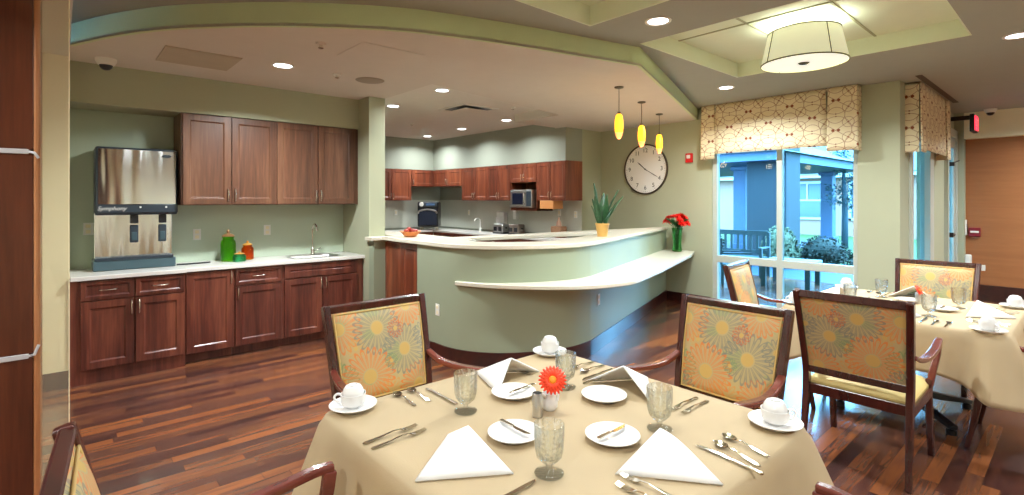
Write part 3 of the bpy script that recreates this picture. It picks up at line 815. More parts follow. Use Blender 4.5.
# dome camera and ceiling fittings
def dome(loc, label):
    t = thing('dome_camera', label, 'security camera', loc)
    MB().lathe([(0, 0), (.075, 0), (.075, -.02), (.055, -.055), (0, -.055)], 28).build('housing', M_white, t, smooth='auto')
    MB().lathe([(.048, -.055), (.042, -.075), (.024, -.092), (0, -.098)], 24).build('dome', M_black, t, smooth=True)
dome((.30, 5.50, LZ), 'white dome security camera on ceiling above the ice dispenser')
dome((10.35, .98, HZ), 'dark dome security camera on ceiling beside the exit sign')
def downlight(loc, label, rad=.075, power=30):
    t = thing('downlight', label, 'ceiling light', loc, 0, 'recessed downlights')
    MB().lathe([(rad, 0), (rad + .022, 0), (rad + .022, -.006), (rad, -.004)], 32).build('trim_ring', M_white, t, smooth='auto')
    MB().lathe([(0, -.003), (rad, -.003)], 32).build('lens', M_dl, t)
    L = bpy.data.lights.new('lamp', 'AREA'); L.shape = 'DISK'; L.size = rad * 2; L.energy = power * 1.75; L.color = (.91, .985, 1); L.spread = math.radians(150)
    o = bpy.data.objects.new('lamp', L); COL.objects.link(o); o.parent = t; o.location = (0, 0, -.012)
downlight((1.487, 4.734, LZ), 'recessed downlight above kitchenette beside the access panel', power=42)
for x, y, lb in ((3.43, 5.13, 'kitchen downlight nearest the square air vent'), (3.49, 6.44, 'kitchen downlight partly hidden by the green pier'), (5.67, 9.02, 'kitchen downlight in the far corner'),
                 (5.57, 7.685, 'kitchen downlight above the sink, middle of the row'), (5.50, 6.35, 'kitchen downlight nearest the cabinet over the microwave')):
    downlight((x, y, KZ), lb, .075, 17)
downlight((3.384, 2.16, HZ), 'recessed downlight between the two ceiling coffers', power=34)
downlight((5.996, 2.896, HZ), 'recessed downlight in front of the patterned valance', power=34)
downlight((5.894, .392, HZ), 'recessed downlight at right edge of the dining ceiling', power=34)
for x, y in ((-1.2, 3.0), (-1.2, 0), (1.2, -1.6), (3.6, -1.6), (6.0, -1.8), (8.6, -.8), (9.6, -.2)):  # out-of-view downlights, added to fill the room and brighten the brown wall
    downlight((x, y, LZ if x < 0 else HZ), 'added fill downlight in the unseen part of the dining ceiling', power=34)
w = MB(); w.box(-.27, .27, -.27, .27, -.008, 0); w.box(-.25, .25, -.25, .25, -.011, -.008)
tag(w.build('access_panel', plain('access_panel_grey', srgb(186, 172, 150), .8), bevel=.002, loc=(.885, 4.98, LZ)), 'rectangular access panel in ceiling above the wall cabinets', 'access panel')
w = MB(); w.box(-.27, .27, -.24, .24, -.004, 0); tag(w.build('access_panel', M_ceil_lo, bevel=.001, loc=(1.98, 3.86, LZ)), 'faint square access panel near the curved ceiling edge', 'access panel')
t = thing('ceiling_speaker', 'round perforated ceiling speaker beside the green pier', 'speaker', (2.32, 4.75, LZ))
MB().lathe([(0, -.008), (.12, -.008), (.135, -.004), (.14, 0)], 36).build('grille', plain('speaker_grille', srgb(150, 136, 118), .6), t, smooth='auto')
def sprinkler(loc, label, mat=M_white):
    t = thing('sprinkler_head', label, 'sprinkler', loc)
    MB().lathe([(0, 0), (.04, 0), (.035, -.012), (.012, -.014), (.012, -.03), (0, -.03)], 20).build('cup', mat, t, smooth='auto')
    MB().lathe([(0, -.034), (.02, -.034), (.02, -.038), (0, -.038)], 16).build('deflector', M_nickel, t)
sprinkler((1.97, 4.715, LZ), 'white sprinkler head left of the round ceiling speaker')
sprinkler((1.49, 3.87, LZ), 'flat beige sprinkler cap near the curved ceiling edge', M_ceil_lo)
sprinkler((4.79, 5.39, KZ), 'sprinkler head right of the square kitchen air vent')
sprinkler((4.5, 7.65, KZ), 'sprinkler head left of the kitchen downlight row')
t = thing('air_vent', 'square ceiling air diffuser in the kitchen ceiling', 'vent', (4.42, 5.93, KZ))
MB().box(-.27, .27, -.27, .27, -.003, -.001).build('dark_core', M_black, t)
w = MB(); a, b = .31, .26
for s1 in (-1, 1):
    w.box(-a, a, min(s1 * a, s1 * b), max(s1 * a, s1 * b), -.010, 0); w.box(min(s1 * a, s1 * b), max(s1 * a, s1 * b), -b, b, -.010, 0)
w.build('louvre_frame', M_ceil_k, t, bevel=.003)
MB().box(-.19, .19, -.19, .19, -.032, -.026).build('centre_plate', M_ceil_k, t, bevel=.003)
w = MB(); w.box(6.97, 9.3, 1.20, 1.26, HZ - .004, HZ + .001); tag(w.build('linear_vent', plain('slot_diffuser', srgb(70, 60, 48), .6)), 'long slot air diffuser in ceiling above side valance', 'vent')

# pendants over the bar
def pendant(loc, label):
    t = thing('pendant_lamp', label, 'pendant lamp', loc, 0, 'amber pendant lamps over the bar')
    MB().lathe([(0, 0), (.05, 0), (.046, -.012), (.015, -.02), (0, -.02)], 24).build('canopy', M_bronze, t, smooth='auto')
    MB().tube([(0, 0, -.02), (0, 0, -.27)], .0035, 8).build('cord', M_bronze, t)
    MB().lathe([(0, -.262), (.016, -.262), (.018, -.29), (0, -.29)], 16).build('cap', M_bronze, t, smooth='auto')
    MB().lathe([(.018, -.285), (.034, -.30), (.044, -.36), (.046, -.42), (.040, -.48)], 24).build('shade', M_amber, t, smooth=True)
    MB().lathe([(.040, -.48), (.030, -.52), (.016, -.543), (0, -.548)], 24).build('shade_tip', M_ambert, t, smooth=True)
    L = bpy.data.lights.new('lamp', 'POINT'); L.energy = 4; L.color = (1, .6, .25); L.shadow_soft_size = .05
    o = bpy.data.objects.new('lamp', L); COL.objects.link(o); o.parent = t; o.location = (0, 0, -.62)
pendant((4.42, 3.29, LZ), 'left amber glass pendant lamp, nearest the viewer over the bar')
pendant((5.30, 3.61, LZ), 'middle amber glass pendant lamp over the bar')
pendant((6.22, 3.95, LZ), 'right amber glass pendant lamp, closest to the clock wall')

# drum lamps in the coffers
def drum(loc, label, power=60):
    t = thing('drum_lamp', label, 'ceiling lamp', loc, 0, 'drum shade ceiling lamps')
    MB().lathe([(0, 0), (.085, 0), (.085, -.035), (.06, -.05), (.06, -.10), (0, -.10)], 28).build('canopy', M_cream, t, smooth='auto')
    rt, rb, zt, zb = .27, .325, -.085, -.35
    MB().lathe([(rt, zt), (rb, zb)], 56).build('shade', M_shade, t, smooth=True)
    w = MB(); w.lathe([(rt, zt + .004), (rt + .004, zt + .004), (rt + .004, zt - .006), (rt, zt - .006)], 56); w.lathe([(rb, zb + .006), (rb + .004, zb + .006), (rb + .004, zb - .004), (rb - .004, zb - .004)], 56)
    w.build('shade_edge', M_rib, t, smooth='auto')
    w = MB()
    for k in range(4):
        a = k * PI / 2 - .62
        w.tube([((rt + .002) * math.cos(a), (rt + .002) * math.sin(a), zt), ((rb + .002) * math.cos(a), (rb + .002) * math.sin(a), zb)], .004, 6)
    w.build('shade_seam', M_rib, t)
    MB().lathe([(0, zb + .006), (rb - .004, zb + .006)], 56).build('diffuser', M_diff, t)
    MB().lathe([(0, zb - .012), (.03, zb - .008), (.045, zb + .004)], 24).build('finial', M_bronze, t, smooth=True)
    L = bpy.data.lights.new('lamp', 'AREA'); L.shape = 'DISK'; L.size = .62; L.energy = power; L.color = (.93, .99, .97)
    o = bpy.data.objects.new('lamp', L); COL.objects.link(o); o.parent = t; o.location = (0, 0, zb - .02)
    L = bpy.data.lights.new('uplight', 'AREA'); L.shape = 'DISK'; L.size = .5; L.energy = power * .28; L.color = (.97, 1, .90)
    o = bpy.data.objects.new('uplight', L); COL.objects.link(o); o.parent = t; o.location = (0, 0, zt - .04); o.rotation_euler = (PI, 0, 0)
drum((4.70, 1.60, 3.05), 'cream drum shade ceiling lamp in the coffer above the far table', 40)
drum((1.35, 1.25, 3.05), 'cream drum shade ceiling lamp in the coffer above the near table', 26)

# ------------------------------------------------------------------ kitchen, far side
FG = 'wall cabinets in the far kitchen'; rzk = -PI / 2
def kcab(y0, y1, z0, z1, label, n=2, split=None):
    W = y0 - y1; fr = []
    for k in range(n):
        x = k * W / n
        hx = (W / n - .03) if (k == 0 and n == 2) else (.03 + x if n == 2 else .04)
        fr.append(('door', x + .003, z0 + .004, W / n - .006, z1 - z0 - .008, (hx, z0 + .09), True, .06))
    return cabinet('wall_cabinet', label, FG, (6.20, y0, 0), rzk, W, z0, z1, .40, M_cabk, fr)
kcab(9.58, 8.53, 1.84, 2.198, 'short wooden wall cabinet above the oven, on the long kitchen wall')
kcab(8.53, 7.70, 1.54, 2.198, 'tall wall cabinet above the white faucet')
kcab(7.70, 7.03, 1.54, 2.198, 'tall wall cabinet immediately left of the microwave')
t = kcab(7.03, 6.34, 1.86, 2.198, 'short wall cabinet holding the microwave niche')
w = MB(); w.box(0, .69, .36, .40, 1.36, 1.86); w.box(0, .69, .02, .40, 1.36, 1.40); w.box(0, .02, .0, .40, 1.36, 1.88); w.box(.67, .69, .0, .40, 1.36, 1.88); w.box(0, .69, .0, .02, 1.36, 1.40); w.build('open_niche', M_cabk, t)
kcab(6.34, 5.665, 1.54, 2.198, 'rightmost kitchen wall cabinet, right of the microwave')
for x0, x1, z0, lb, n in ((4.70, 5.63, 1.54, 'two door kitchen wall cabinet next to the green pier', 2), (5.63, 6.19, 1.84, 'short single door cabinet in the kitchen corner left of the oven', 1), (3.6, 4.69, 1.54, 'kitchen wall cabinet mostly hidden behind the green pier', 2)):
    W = x1 - x0; fr = [('door', k * W / n + .003, z0 + .004, W / n - .006, 2.198 - z0 - .008, ((W / n - .03) if (k == 0 and n == 2) else (.03 + k * W / n), z0 + .09), True, .06) for k in range(n)]
    cabinet('wall_cabinet', lb, FG, (x0, 9.60, 0), 0, W, z0, 2.198, .34, M_cabk, fr)
KG = 'base cabinets in the far kitchen'
ys = [9.3, 8.5, 7.7, 6.9, 6.3, 5.68]
for k, (a, b) in enumerate(zip(ys, ys[1:])):
    W = a - b
    cabinet('base_cabinet', ['kitchen base cabinet nearest the oven corner', 'kitchen base cabinet second from the oven corner', 'kitchen base cabinet below the white faucet', 'kitchen base cabinet below the toaster', 'kitchen base cabinet at right end of the run'][k], KG, (6.02, a, 0), rzk, W, .1, .872, .57, M_cabk,
            [('drawer', .003, .70, W - .006, .165, (W / 2, .785), False, .03), ('door', .003, .11, W / 2 - .005, .58, (W / 2 - .04, .6), True), ('door', W / 2 + .002, .11, W / 2 - .005, .58, (W / 2 + .04, .6), True)], .06)
cabinet('base_cabinet', 'long kitchen base cabinet along the far left wall', KG, (3.0, 9.33, 0), 0, 3.0, .1, .872, .6, M_cabk, [('drawer', k * .75 + .003, .70, .744, .165, (k * .75 + .375, .785), False, .03) for k in range(4)] + [('door', k * .75 + .003, .11, .744, .58, (k * .75 + .05, .6), True) for k in range(4)], .06)
w = MB(); w.prism([(2.9, 9.29), (5.98, 9.29), (5.98, 5.66), (6.584, 5.66), (6.584, 9.934), (2.9, 9.934)], .874, .912)
tag(w.build('countertop', M_topw, bevel=.004), 'pale L shaped kitchen countertop with backsplash at the far walls', 'countertop')
# oven
t = thing('speed_oven', 'black countertop oven with curved steel handle in the kitchen corner', 'oven', (5.97, 9.42, .912), math.radians(-42))
for x in (-.16, .16):
    for y in (-.1, .1): MB().lathe([(0, 0), (.02, 0), (.016, .07), (0, .07)], 12, Matrix.Translation((x, y, 0))).build('foot', M_nickel, t)
MB().box(-.22, .22, -.2, .2, .07, .60).build('body', M_black, t, bevel=.03, seg=4, smooth=False)
MB().box(-.19, .19, -.212, -.19, .11, .44).build('door', plain('oven_door', srgb(36, 44, 66), .25), t, bevel=.02, seg=3)
MB().tube(catmull([(-.2, -.22, .36), (-.16, -.245, .41), (0, -.25, .44), (.16, -.245, .41), (.2, -.22, .36)], 5), .018, 10).build('handle', M_steel2, t, smooth=True)
MB().box(-.19, .19, -.214, -.19, .50, .58).build('control_panel', M_char, t, bevel=.008)
MB().lathe([(0, .02), (.045, .02), (.05, 0)], 24, Matrix.Translation((-.13, -.20, .545)) @ Rx).build('dial', M_white, t, smooth='auto')
MB().box(-.03, .15, -.218, -.21, .52, .565).build('display', plain('oven_display', srgb(80, 110, 150), .2), t)
faucet((6.40, 8.2, .912), PI / -2, 'white gooseneck faucet on the far kitchen counter', .27, M_white)
# toaster
def toaster(loc, label, body):
    t = thing('toaster', label, 'toaster', loc, -PI / 2)
    MB().box(-.14, .14, -.085, .085, .015, .19).build('body', body, t, bevel=.025, seg=4)
    MB().box(-.145, .145, -.09, .09, 0, .03).build('base', M_black, t, bevel=.006)
    for y in (-.03, .03): MB().box(-.10, .10, y - .012, y + .012, .185, .192).build('slot', M_black, t)
    MB().box(.14, .165, -.015, .015, .10, .125).build('lever', M_black, t, bevel=.003)
    for x in (-.07, .07): MB().box(x - .045, x + .045, -.093, -.083, .05, .13).build('front_window', M_black, t, bevel=.01)
toaster((6.32, 7.45, .912), 'steel toaster with two dark windows, left of the pair on the counter', M_steel2)
toaster((6.36, 7.05, .912), 'taupe toaster, right of the pair on the kitchen counter', plain('taupe_steel', srgb(120, 108, 98), .35, .5))
t = thing('towel_dispenser', 'white paper towel dispenser on wall above the steel toaster', 'towel dispenser', (6.58, 7.66, 1.16), rzk)
MB().box(-.13, .10, -.10, 0, -.14, .16).build('case', M_white, t, bevel=.02, seg=3); MB().box(-.12, .0, -.12, -.10, -.12, .05).build('paper', M_linen, t, bevel=.005)
t = thing('soap_dispenser', 'slim white soap dispenser on wall just right of the towel dispenser', 'soap dispenser', (6.58, 7.28, 1.3), rzk)
MB().box(-.05, .05, -.07, 0, -.12, .14).build('case', M_white, t, bevel=.015, seg=3); MB().box(-.03, .03, -.09, -.06, .08, .13).build('push_plate', M_cork, t, bevel=.005)
# microwave
t = thing('microwave', 'steel microwave sitting in the wooden cabinet niche', 'microwave', (6.24, 6.67, 1.401), rzk)
MB().box(-.29, .27, -.12, .28, .012, .33).build('case', M_steel2, t, bevel=.008)
MB().box(-.27, .10, -.13, -.118, .03, .31).build('door', M_steel2, t, bevel=.006)
MB().box(-.22, .06, -.134, -.128, .07, .27).build('door_glass', plain('oven_glass', srgb(22, 26, 44), .12), t, bevel=.004)
MB().tube([(.115, -.13, .06), (.115, -.16, .1), (.115, -.16, .24), (.115, -.13, .28)], .010, 8).build('handle', M_nickel, t, smooth=True)
MB().box(.14, .26, -.128, -.118, .04, .30).build('control_panel', M_char, t, bevel=.003)
t = thing('wooden_box', 'light wooden box hanging beneath the cabinet right of the microwave', 'box', (6.30, 6.1, 1.40), rzk)
MB().box(-.16, .16, -.12, .12, 0, .138).build('case', plain('light_wood', srgb(206, 140, 84), .5), t, bevel=.006)
t = thing('knife_block', 'brown wicker caddy with a bottle on the kitchen counter right of the microwave', 'caddy', (6.40, 6.02, .912), rzk)
wk = plain('wicker', srgb(142, 102, 74), .7, var=.35, scale=50)
MB().box(-.12, .12, -.08, .08, 0, .19).build('basket', wk, t, bevel=.015); MB().lathe([(0, .19), (.05, .19), (.04, .26), (.015, .30), (.015, .34), (0, .34)], 16).build('bottle', plain('bottle_pink', srgb(190, 150, 130), .3), t, smooth='auto')
t.name = 'counter_caddy'
for y, z, lb, kind in ((8.82, 1.28, 'white light switch between oven and white faucet', 'switch'), (6.18, 1.33, 'white switch above the wicker caddy', 'switch'), (5.80, 1.30, 'white outlet at right end of the kitchen backsplash', 'outlet')):
    outlet((6.584, y, z), rzk, lb, kind, 'wall_outlet' if kind == 'outlet' else 'light_switch')
outlet((5.45, 9.934, 1.28), 0, 'white switch on the far left kitchen backsplash', 'switch', 'light_switch')
outlet((6.15, 9.934, 1.28), 0, 'white plate with black socket left of the black oven', 'outlet', 'wall_outlet', .13, .13, black=True)

# things on the bar
t = thing('fruit_bowl', 'orange bowl of red fruit on the left end of the bar', 'bowl', (2.96, 5.06, 1.137))
MB().lathe([(0, .003), (.05, .003), (.055, .0), (.075, .02), (.115, .06), (.12, .062), (.112, .062), (.07, .028), (0, .018)], 32).build('bowl', M_bowl, t, smooth='auto')
for k, (x, y, z, r) in enumerate([(-.05, 0, .06, .034), (.012, -.03, .062, .034), (.02, .04, .06, .033), (.06, -.0, .058, .031), (-.02, .0, .085, .03)]):
    o = MB().sphere((0, 0, 0), r, sz=.9).build('apple', M_fruit, smooth=True, loc=(2.96 + x, 5.06 + y, 1.137 + z)); tag(o, 'small red apple in the orange bowl on the bar', 'fruit', 'red fruit in the orange bowl')
# snake plant
t = thing('snake_plant', 'potted snake plant with upright green leaves on the bar', 'potted plant', (4.62, 3.67, 1.137))
MB().lathe([(0, 0), (.055, 0), (.075, .13), (.08, .135), (.08, .15), (.068, .15), (.064, .125), (0, .125)], 28).build('pot', M_pot, t, smooth='auto')
MB().lathe([(0, .131), (.066, .131)], 20).build('soil', M_soil, t)
rr = random.Random(3)
def leaf_mb(h, lean, ang, w_=.026):
    mb = MB()
    def fn(u, v):
        a = (u - .5) * 2; s = math.sin(min(1, v * 1.35 + .25) * PI * .5) * (1 - max(0, v - .45) / .55) ** .7
        wv = w_ * s * a; l = lean * v ** 1.6; tw = .5 * v
        x = l + wv * -math.sin(tw) + .012 * (a * a); y = wv * math.cos(tw)
        return (x * math.cos(ang) - y * math.sin(ang), x * math.sin(ang) + y * math.cos(ang), h * v)
    return mb.grid(fn, 4, 12)
for k, (h, lean, ang, px_, py_) in enumerate([(.48, .06, 2.4, -.02, .02), (.36, .05, 4.2, .01, -.03), (.40, .16, -.9, .02, 0), (.33, .22, -.5, .03, -.01), (.30, .10, 2.8, -.03, 0), (.38, .08, .2, 0, .03), (.26, .14, -1.4, 0, -.03), (.34, .10, 3.3, -.035, .01), (.22, .12, 1.5, 0, .04)]):
    mb = leaf_mb(h, lean, ang, .042); o = mb.build('leaf', M_leaf2, t, smooth=True, solid=.003); o.location = (px_, py_, .125)
# vase with red flowers
def vase(loc):
    t = thing('flower_vase', 'clear green glass vase on the lower bar shelf by the wall', 'vase', loc); t.scale = (1.4, 1.4, 1.4)
    MB().lathe([(0, .004), (.045, .004), (.05, .01), (.042, .10), (.05, .22), (.058, .25), (.054, .25), (.045, .21), (.037, .10), (.043, .018), (0, .014)], 28).build('body', M_vase, t, smooth='auto')
    q = random.Random(5)
    b_ = thing('carnation_bouquet', 'bunch of bright red flowers in the vase beside the window wall', 'flowers', (loc[0], loc[1], loc[2] + .03)); b_.scale = (1.45, 1.45, 1.4)
    for k in range(26):
        a = q.uniform(0, 2 * PI); r = math.sqrt(q.uniform(0, 1)) * .115; z = .27 + .09 * (1 - (r / .12) ** 2) + q.uniform(-.02, .02)
        s_ = MB().tube(catmull([(math.cos(a) * r * .12, math.sin(a) * r * .12, 0), (math.cos(a) * r * .2, math.sin(a) * r * .2, .2), (math.cos(a) * r, math.sin(a) * r, z)], 4), .0025, 6).build('stem', M_leaf, b_)
        fl = MB()
        for rg, (np_, rad, up) in enumerate(((9, .046, .006), (8, .036, .018), (6, .024, .028))):
            for p in range(np_):
                w0 = 2 * PI * p / np_ + rg
                def pf(u, v, w0=w0, rad=rad, up=up):
                    aa = w0 + (u - .5) * .9 * math.sin(PI * min(1, v + .15)); R = rad * v
                    return (math.cos(aa) * R, math.sin(aa) * R, up * math.sin(v * 1.8) + .004 * math.sin(u * 9))
                fl.grid(pf, 3, 4)
        o = fl.build('blossom', M_red, b_, smooth=True); o.location = (math.cos(a) * r, math.sin(a) * r, z); o.rotation_euler = (math.sin(a) * -r * 6, math.cos(a) * r * 6, 0)
    for k in range(12):
        a = k * 2 * PI / 12; lb = leaf_mb(.12, .07, 0, .018); o = lb.build('leaf', M_leaf, b_, smooth=True); o.location = (0, 0, .24); o.rotation_euler = (0, .35, a)
vase((6.80, 4.02, .791))
outlet((2.7705, 4.22, .48), rzk - .02, 'white outlet low on the curved bar front')
bx, by = 3.99 + dline.x * .20, 3.31 + dline.y * .20
outlet((bx + .004, by - .003, .52), math.atan2(dline.y, dline.x), 'white outlet on the straight bar front under the shelf')

# clock
t = thing('wall_clock', 'large round white wall clock with black numerals showing ten twenty', 'clock', (XW - .001, 4.755, 2.046), -PI / 2)
MC = Rx
MB().lathe([(0, .0), (.395, .0), (.395, .018), (0, .018)], 64, MC).build('face', plain('clock_face', srgb(252, 252, 250), .5, var=.005), t)
MB().lathe([(.385, 0), (.405, 0), (.405, .03), (.395, .036), (.385, .03), (.382, .018)], 64, MC).build('rim', plain('clock_rim', srgb(70, 60, 50), .4, .4), t, smooth='auto')
for k in range(1, 13):
    a = PI / 2 - k * PI / 6
    text(str(k), .095, M_black, t, Matrix.Translation((math.cos(a) * .30, -.0185, math.sin(a) * .30)) @ Rx, .0006, 'numeral')
w = MB()
for k in range(60):
    a = k * PI / 30; r0 = .355 if k % 5 else .348
    w.bar([(math.cos(a) * r0, -.019, math.sin(a) * r0), (math.cos(a) * .366, -.019, math.sin(a) * .366)], .001, .003 if k % 5 else .006, (0, 1, 0))
w.build('minute_track', M_black, t)
def hand(ang, L, wd, nm):
    c_, s_ = math.cos(ang), math.sin(ang)
    pts = [(-c_ * .04, -.022, -s_ * .04), (c_ * L * .55, -.022, s_ * L * .55), (c_ * L * .72, -.022, s_ * L * .72), (c_ * L, -.022, s_ * L)]
    MB().bar(pts, .002, [wd * .6, wd, wd * 1.3, .001], (0, 1, 0)).build(nm, M_black, t)
hand(PI / 2 - 10.33 * PI / 6, .19, .014, 'hour_hand'); hand(PI / 2 - 4 * PI / 6, .27, .009, 'minute_hand')
MB().lathe([(0, .026), (.012, .026), (.012, .018)], 16, MC).build('hub', M_black, t)
t = thing('fire_alarm', 'small red fire alarm strobe on wall between clock and valance', 'fire alarm', (XW, 3.985, 2.18), -PI / 2)
MB().box(-.055, .055, -.04, 0, -.07, .07).build('housing', plain('alarm_red', srgb(200, 20, 24), .4), t, bevel=.01); MB().box(-.03, .03, -.055, -.04, -.01, .045).build('strobe_lens', M_white, t, bevel=.01)
t = thing('fire_pull_station', 'small dark red fire alarm pull box on the brown wall', 'fire alarm', (10.70, 1.19, 1.06), -PI / 2)
MB().box(-.07, .07, -.05, 0, -.08, .06).build('housing', plain('alarm_dark_red', srgb(130, 20, 34), .4), t, bevel=.01); MB().box(-.05, .05, -.06, -.05, -.02, .01).build('pull_bar', M_white, t, bevel=.004)
outlet((10.70, 1.14, .50), -PI / 2, 'small white outlet low on the brown wall', 'outlet', 'wall_outlet', .14, .09)
t = thing('card_reader', 'slim white door control on the pier beside the brown wall', 'door control', (10.65, 1.30, 1.12)); MB().box(-.05, .04, -.02, 0, -.12, .12).build('case', M_white, t, bevel=.006); MB().box(.0, .035, -.024, -.02, -.08, .06).build('keypad', M_black, t)
t = thing('hand_sanitizer', 'white wall dispenser below the door control', 'dispenser', (10.62, 1.30, .58)); MB().box(-.05, .06, -.08, 0, -.2, .12).build('case', M_white, t, bevel=.02); MB().box(-.03, .04, -.09, -.08, -.16, -.1).build('nozzle_cover', M_cream, t)
# exit sign
t = thing('exit_sign', 'red lit exit sign on a black bracket beside the side door', 'exit sign', (9.6, 1.08, 2.62), 0)
MB().box(-.17, .17, -.025, .025, -.12, .12).build('housing', M_black, t, bevel=.006); MB().box(-.15, .15, -.034, -.025, -.095, .095).build('face', M_exit, t)
text('EXIT', .15, M_white, t, Matrix.Translation((0, -.0345, 0)) @ Rx, .0006)
MB().box(-.015, .015, .02, .335, .06, .12).build('bracket', M_black, t)

# ------------------------------------------------------------------ valances
def valance(name, label, loc, rz, panels, z0, z1, d, slant):
    t = thing(name, label, 'valance', loc, rz)
    for k, (x0, x1, dz, pr) in enumerate(panels):
        nm = 'side_panel' if dz else 'front_panel'
        def fn(u, v, x0=x0, x1=x1, dz=dz, pr=pr):
            x = x0 + (x1 - x0) * u; z = z1 + (z0 - dz - z1) * v
            return (x + slant * v * (u - .5) * (x1 - x0) * .2, -d - pr - .012 * v - .004 * math.sin(u * 9 + k) * v, z)
        mb = MB(); mb.grid(fn, 16, 10)
        mb.build(nm, M_val, t, smooth=True, solid=.012, uv=lambda co, k=k: (co.x + .11, co.z - 2.2))
    mb = MB(); X0 = panels[0][0]; X1 = panels[-1][1]
    mb.box(X0, X0 + .01, -d, 0, z0 - panels[0][2], z1); mb.box(X1 - .01, X1, -d, 0, z0 - panels[-1][2], z1); mb.box(X0, X1, -d, 0, z1 - .02, z1)
    mb.build('return_box', M_val, t, uv=lambda co: (co.y + co.x + .3, co.z - 2.2))
    return t
# window wall valance runs along -Y when seen from the room (local x -> -Y)
valance('window_valance', 'patterned cream valance with rust network over the large window', (XW, 3.72, 0), -PI / 2,
        [(0, .20, .07, .014), (.214, 1.590, 0, 0), (1.622, 1.93, .065, .014)], 2.20, HZ - .003, .14, .3)
valance('window_valance', 'patterned cream valance on the side window by the exit door', (7.33, Y2, 0), 0,
        [(0, .22, .04, .012), (.225, 1.55, 0, 0), (1.555, 1.84, .04, .012)], 2.14, HZ - .003, .13, .1)

# ------------------------------------------------------------------ chairs
def chair_proto(label, group):
    t = thing('dining_armchair', label, 'chair', (0, 0, 0), 0, group)
    yb = lambda z: -.245 - .115 * max(0, (z - .5) / .51) ** 1.15
    for s in (-1, 1):
        pts = [(s * .262, -.325, 0), (s * .258, -.285, .2), (s * .255, -.255, .42), (s * .258, yb(.55), .55), (s * .266, yb(.75), .75), (s * .275, yb(.95), .95), (s * .277, yb(1.01), 1.012)]
        pts = catmull(pts, 3)
        n = len(pts)
        MB().bar(pts, [.032 if i < n * .2 else .036 for i in range(n)], [.030 + .020 * min(1, i / (n * .35)) - .008 * max(0, i / n - .5) * 2 for i in range(n)]).build('rear_leg', M_chair, t, bevel=.006)
        fp = catmull([(s * .262, .272, 0), (s * .259, .235, .2), (s * .258, .205, .42), (s * .262, .215, .47)], 3); n = len(fp)
        MB().bar(fp, .036, [.028 + .022 * i / n for i in range(n)]).build('front_leg', M_chair, t, bevel=.006)
        ap = catmull([(s * .272, yb(.70) + .01, .705), (s * .283, -.17, .672), (s * .297, -.04, .668), (s * .303, .10, .684), (s * .300, .225, .706), (s * .296, .285, .708)], 4)
        n = len(ap)
        am = MB().bar(ap, [.034 + .012 * math.sin(PI * i / (n - 1)) for i in range(n)], .026).build('arm', M_arm, t, bevel=.008)
        su = catmull([(s * .295, .272, .70), (s * .290, .258, .62), (s * .275, .222, .52), (s * .264, .205, .44)], 3)
        MB().bar(su, .034, [.040 - .004 * i / len(su) for i in range(len(su))]).build('arm_post', M_arm, am, bevel=.007)
        MB().box(s * .262 - .013, s * .262 + .013, -.24, .20, .375, .435).build('side_rail', M_chair, t, bevel=.004)
    MB().box(-.25, .25, .185, .215, .375, .435).build('front_rail', M_chair, t, bevel=.004)
    MB().box(-.25, .25, -.265, -.235, .375, .435).build('back_rail', M_chair, t, bevel=.004)
    def seat(u, v):
        a, b = PI * 2 * u, v
        return None
    sm = MB(); nx, ny = 14, 14
    def top(u, v):
        x = (u - .5) * 2; y = (v - .5) * 2
        e = (1 - x ** 8) * (1 - y ** 8)
        return (x * .262, .005 + y * .245, .445 + .052 * e ** .5 + .012 * (1 - x * x) * (1 - y * y))
    sm.grid(top, nx, ny)
    sm.box(-.262, .262, -.24, .25, .432, .448)
    sm.build('seat_cushion', M_seat, t, smooth='auto')
    # back: rails, front pad, rear panel
    def P3(x, z, o=0.): return (x, yb(z) + o, z)
    MB().bar([P3(-.262, .988), P3(.262, .988)], .046, .036, (0, .2, 1)).build('top_rail', M_chair, t, bevel=.006)
    MB().bar([P3(-.245, .522), P3(.245, .522)], .045, .034, (0, .15, 1)).build('lower_rail', M_chair, t, bevel=.006)
    def pad(u, v):
        x = (u - .5) * 2; y = (v - .5) * 2
        z = .535 + .438 * v; hw = .240 + .016 * v
        e = (1 - abs(x) ** 7) * (1 - abs(y) ** 7)
        return (x * hw, yb(z) + .012 + .022 * e ** .5 + .008 * (1 - x * x) * (1 - y * y), z)
    uvf = lambda co: (.26 - co.x, co.z - .52)
    MB().grid(pad, 22, 20).build('back_cushion', M_fab, t, smooth=True, uv=uvf)
    def rear(u, v):
        x = (u - .5) * 2; z = .540 + .430 * v; hw = .241 + .016 * v; y = (v - .5) * 2
        return (x * hw, yb(z) - .010 - .004 * (1 - x ** 6) * (1 - y ** 6), z)
    MB().grid(rear, 12, 12).build('back_panel', M_fab, t, smooth=True, uv=lambda co: (.26 - co.x, co.z - .52))
    lp = []
    for u, v in [(0, 0), (.5, 0), (1, 0), (1, .5), (1, 1), (.5, 1), (0, 1), (0, .5)]:
        p = pad(.5 + (u - .5) * .97, .5 + (v - .5) * .97); lp.append((p[0], p[1] + .002, p[2]))
    dense = []
    for i in range(8):
        a, b = Vector(lp[i]), Vector(lp[(i + 1) % 8])
        for k in range(6): dense.append(tuple(a.lerp(b, k / 6)))
    MB().tube(dense, .0045, 8, closed=True).build('piping', M_pipe, t, smooth=True)
    return t
G1, G2 = 'floral armchairs around the near table', 'floral armchairs around the far table'
ch = chair_proto('floral backed armchair behind the near table in front of the kitchenette', G1)
ch.location = (1.285, 2.20, 0); ch.rotation_euler = (0, 0, PI)
dup(ch, (2.32, 1.25, 0), PI / 2, 'floral backed armchair at the window side of the near table', G1)
dup(ch, (.345, 1.315, 0), -PI / 2 - .08, 'floral armchair cut off at lower left with only back corner and arm showing', G1)
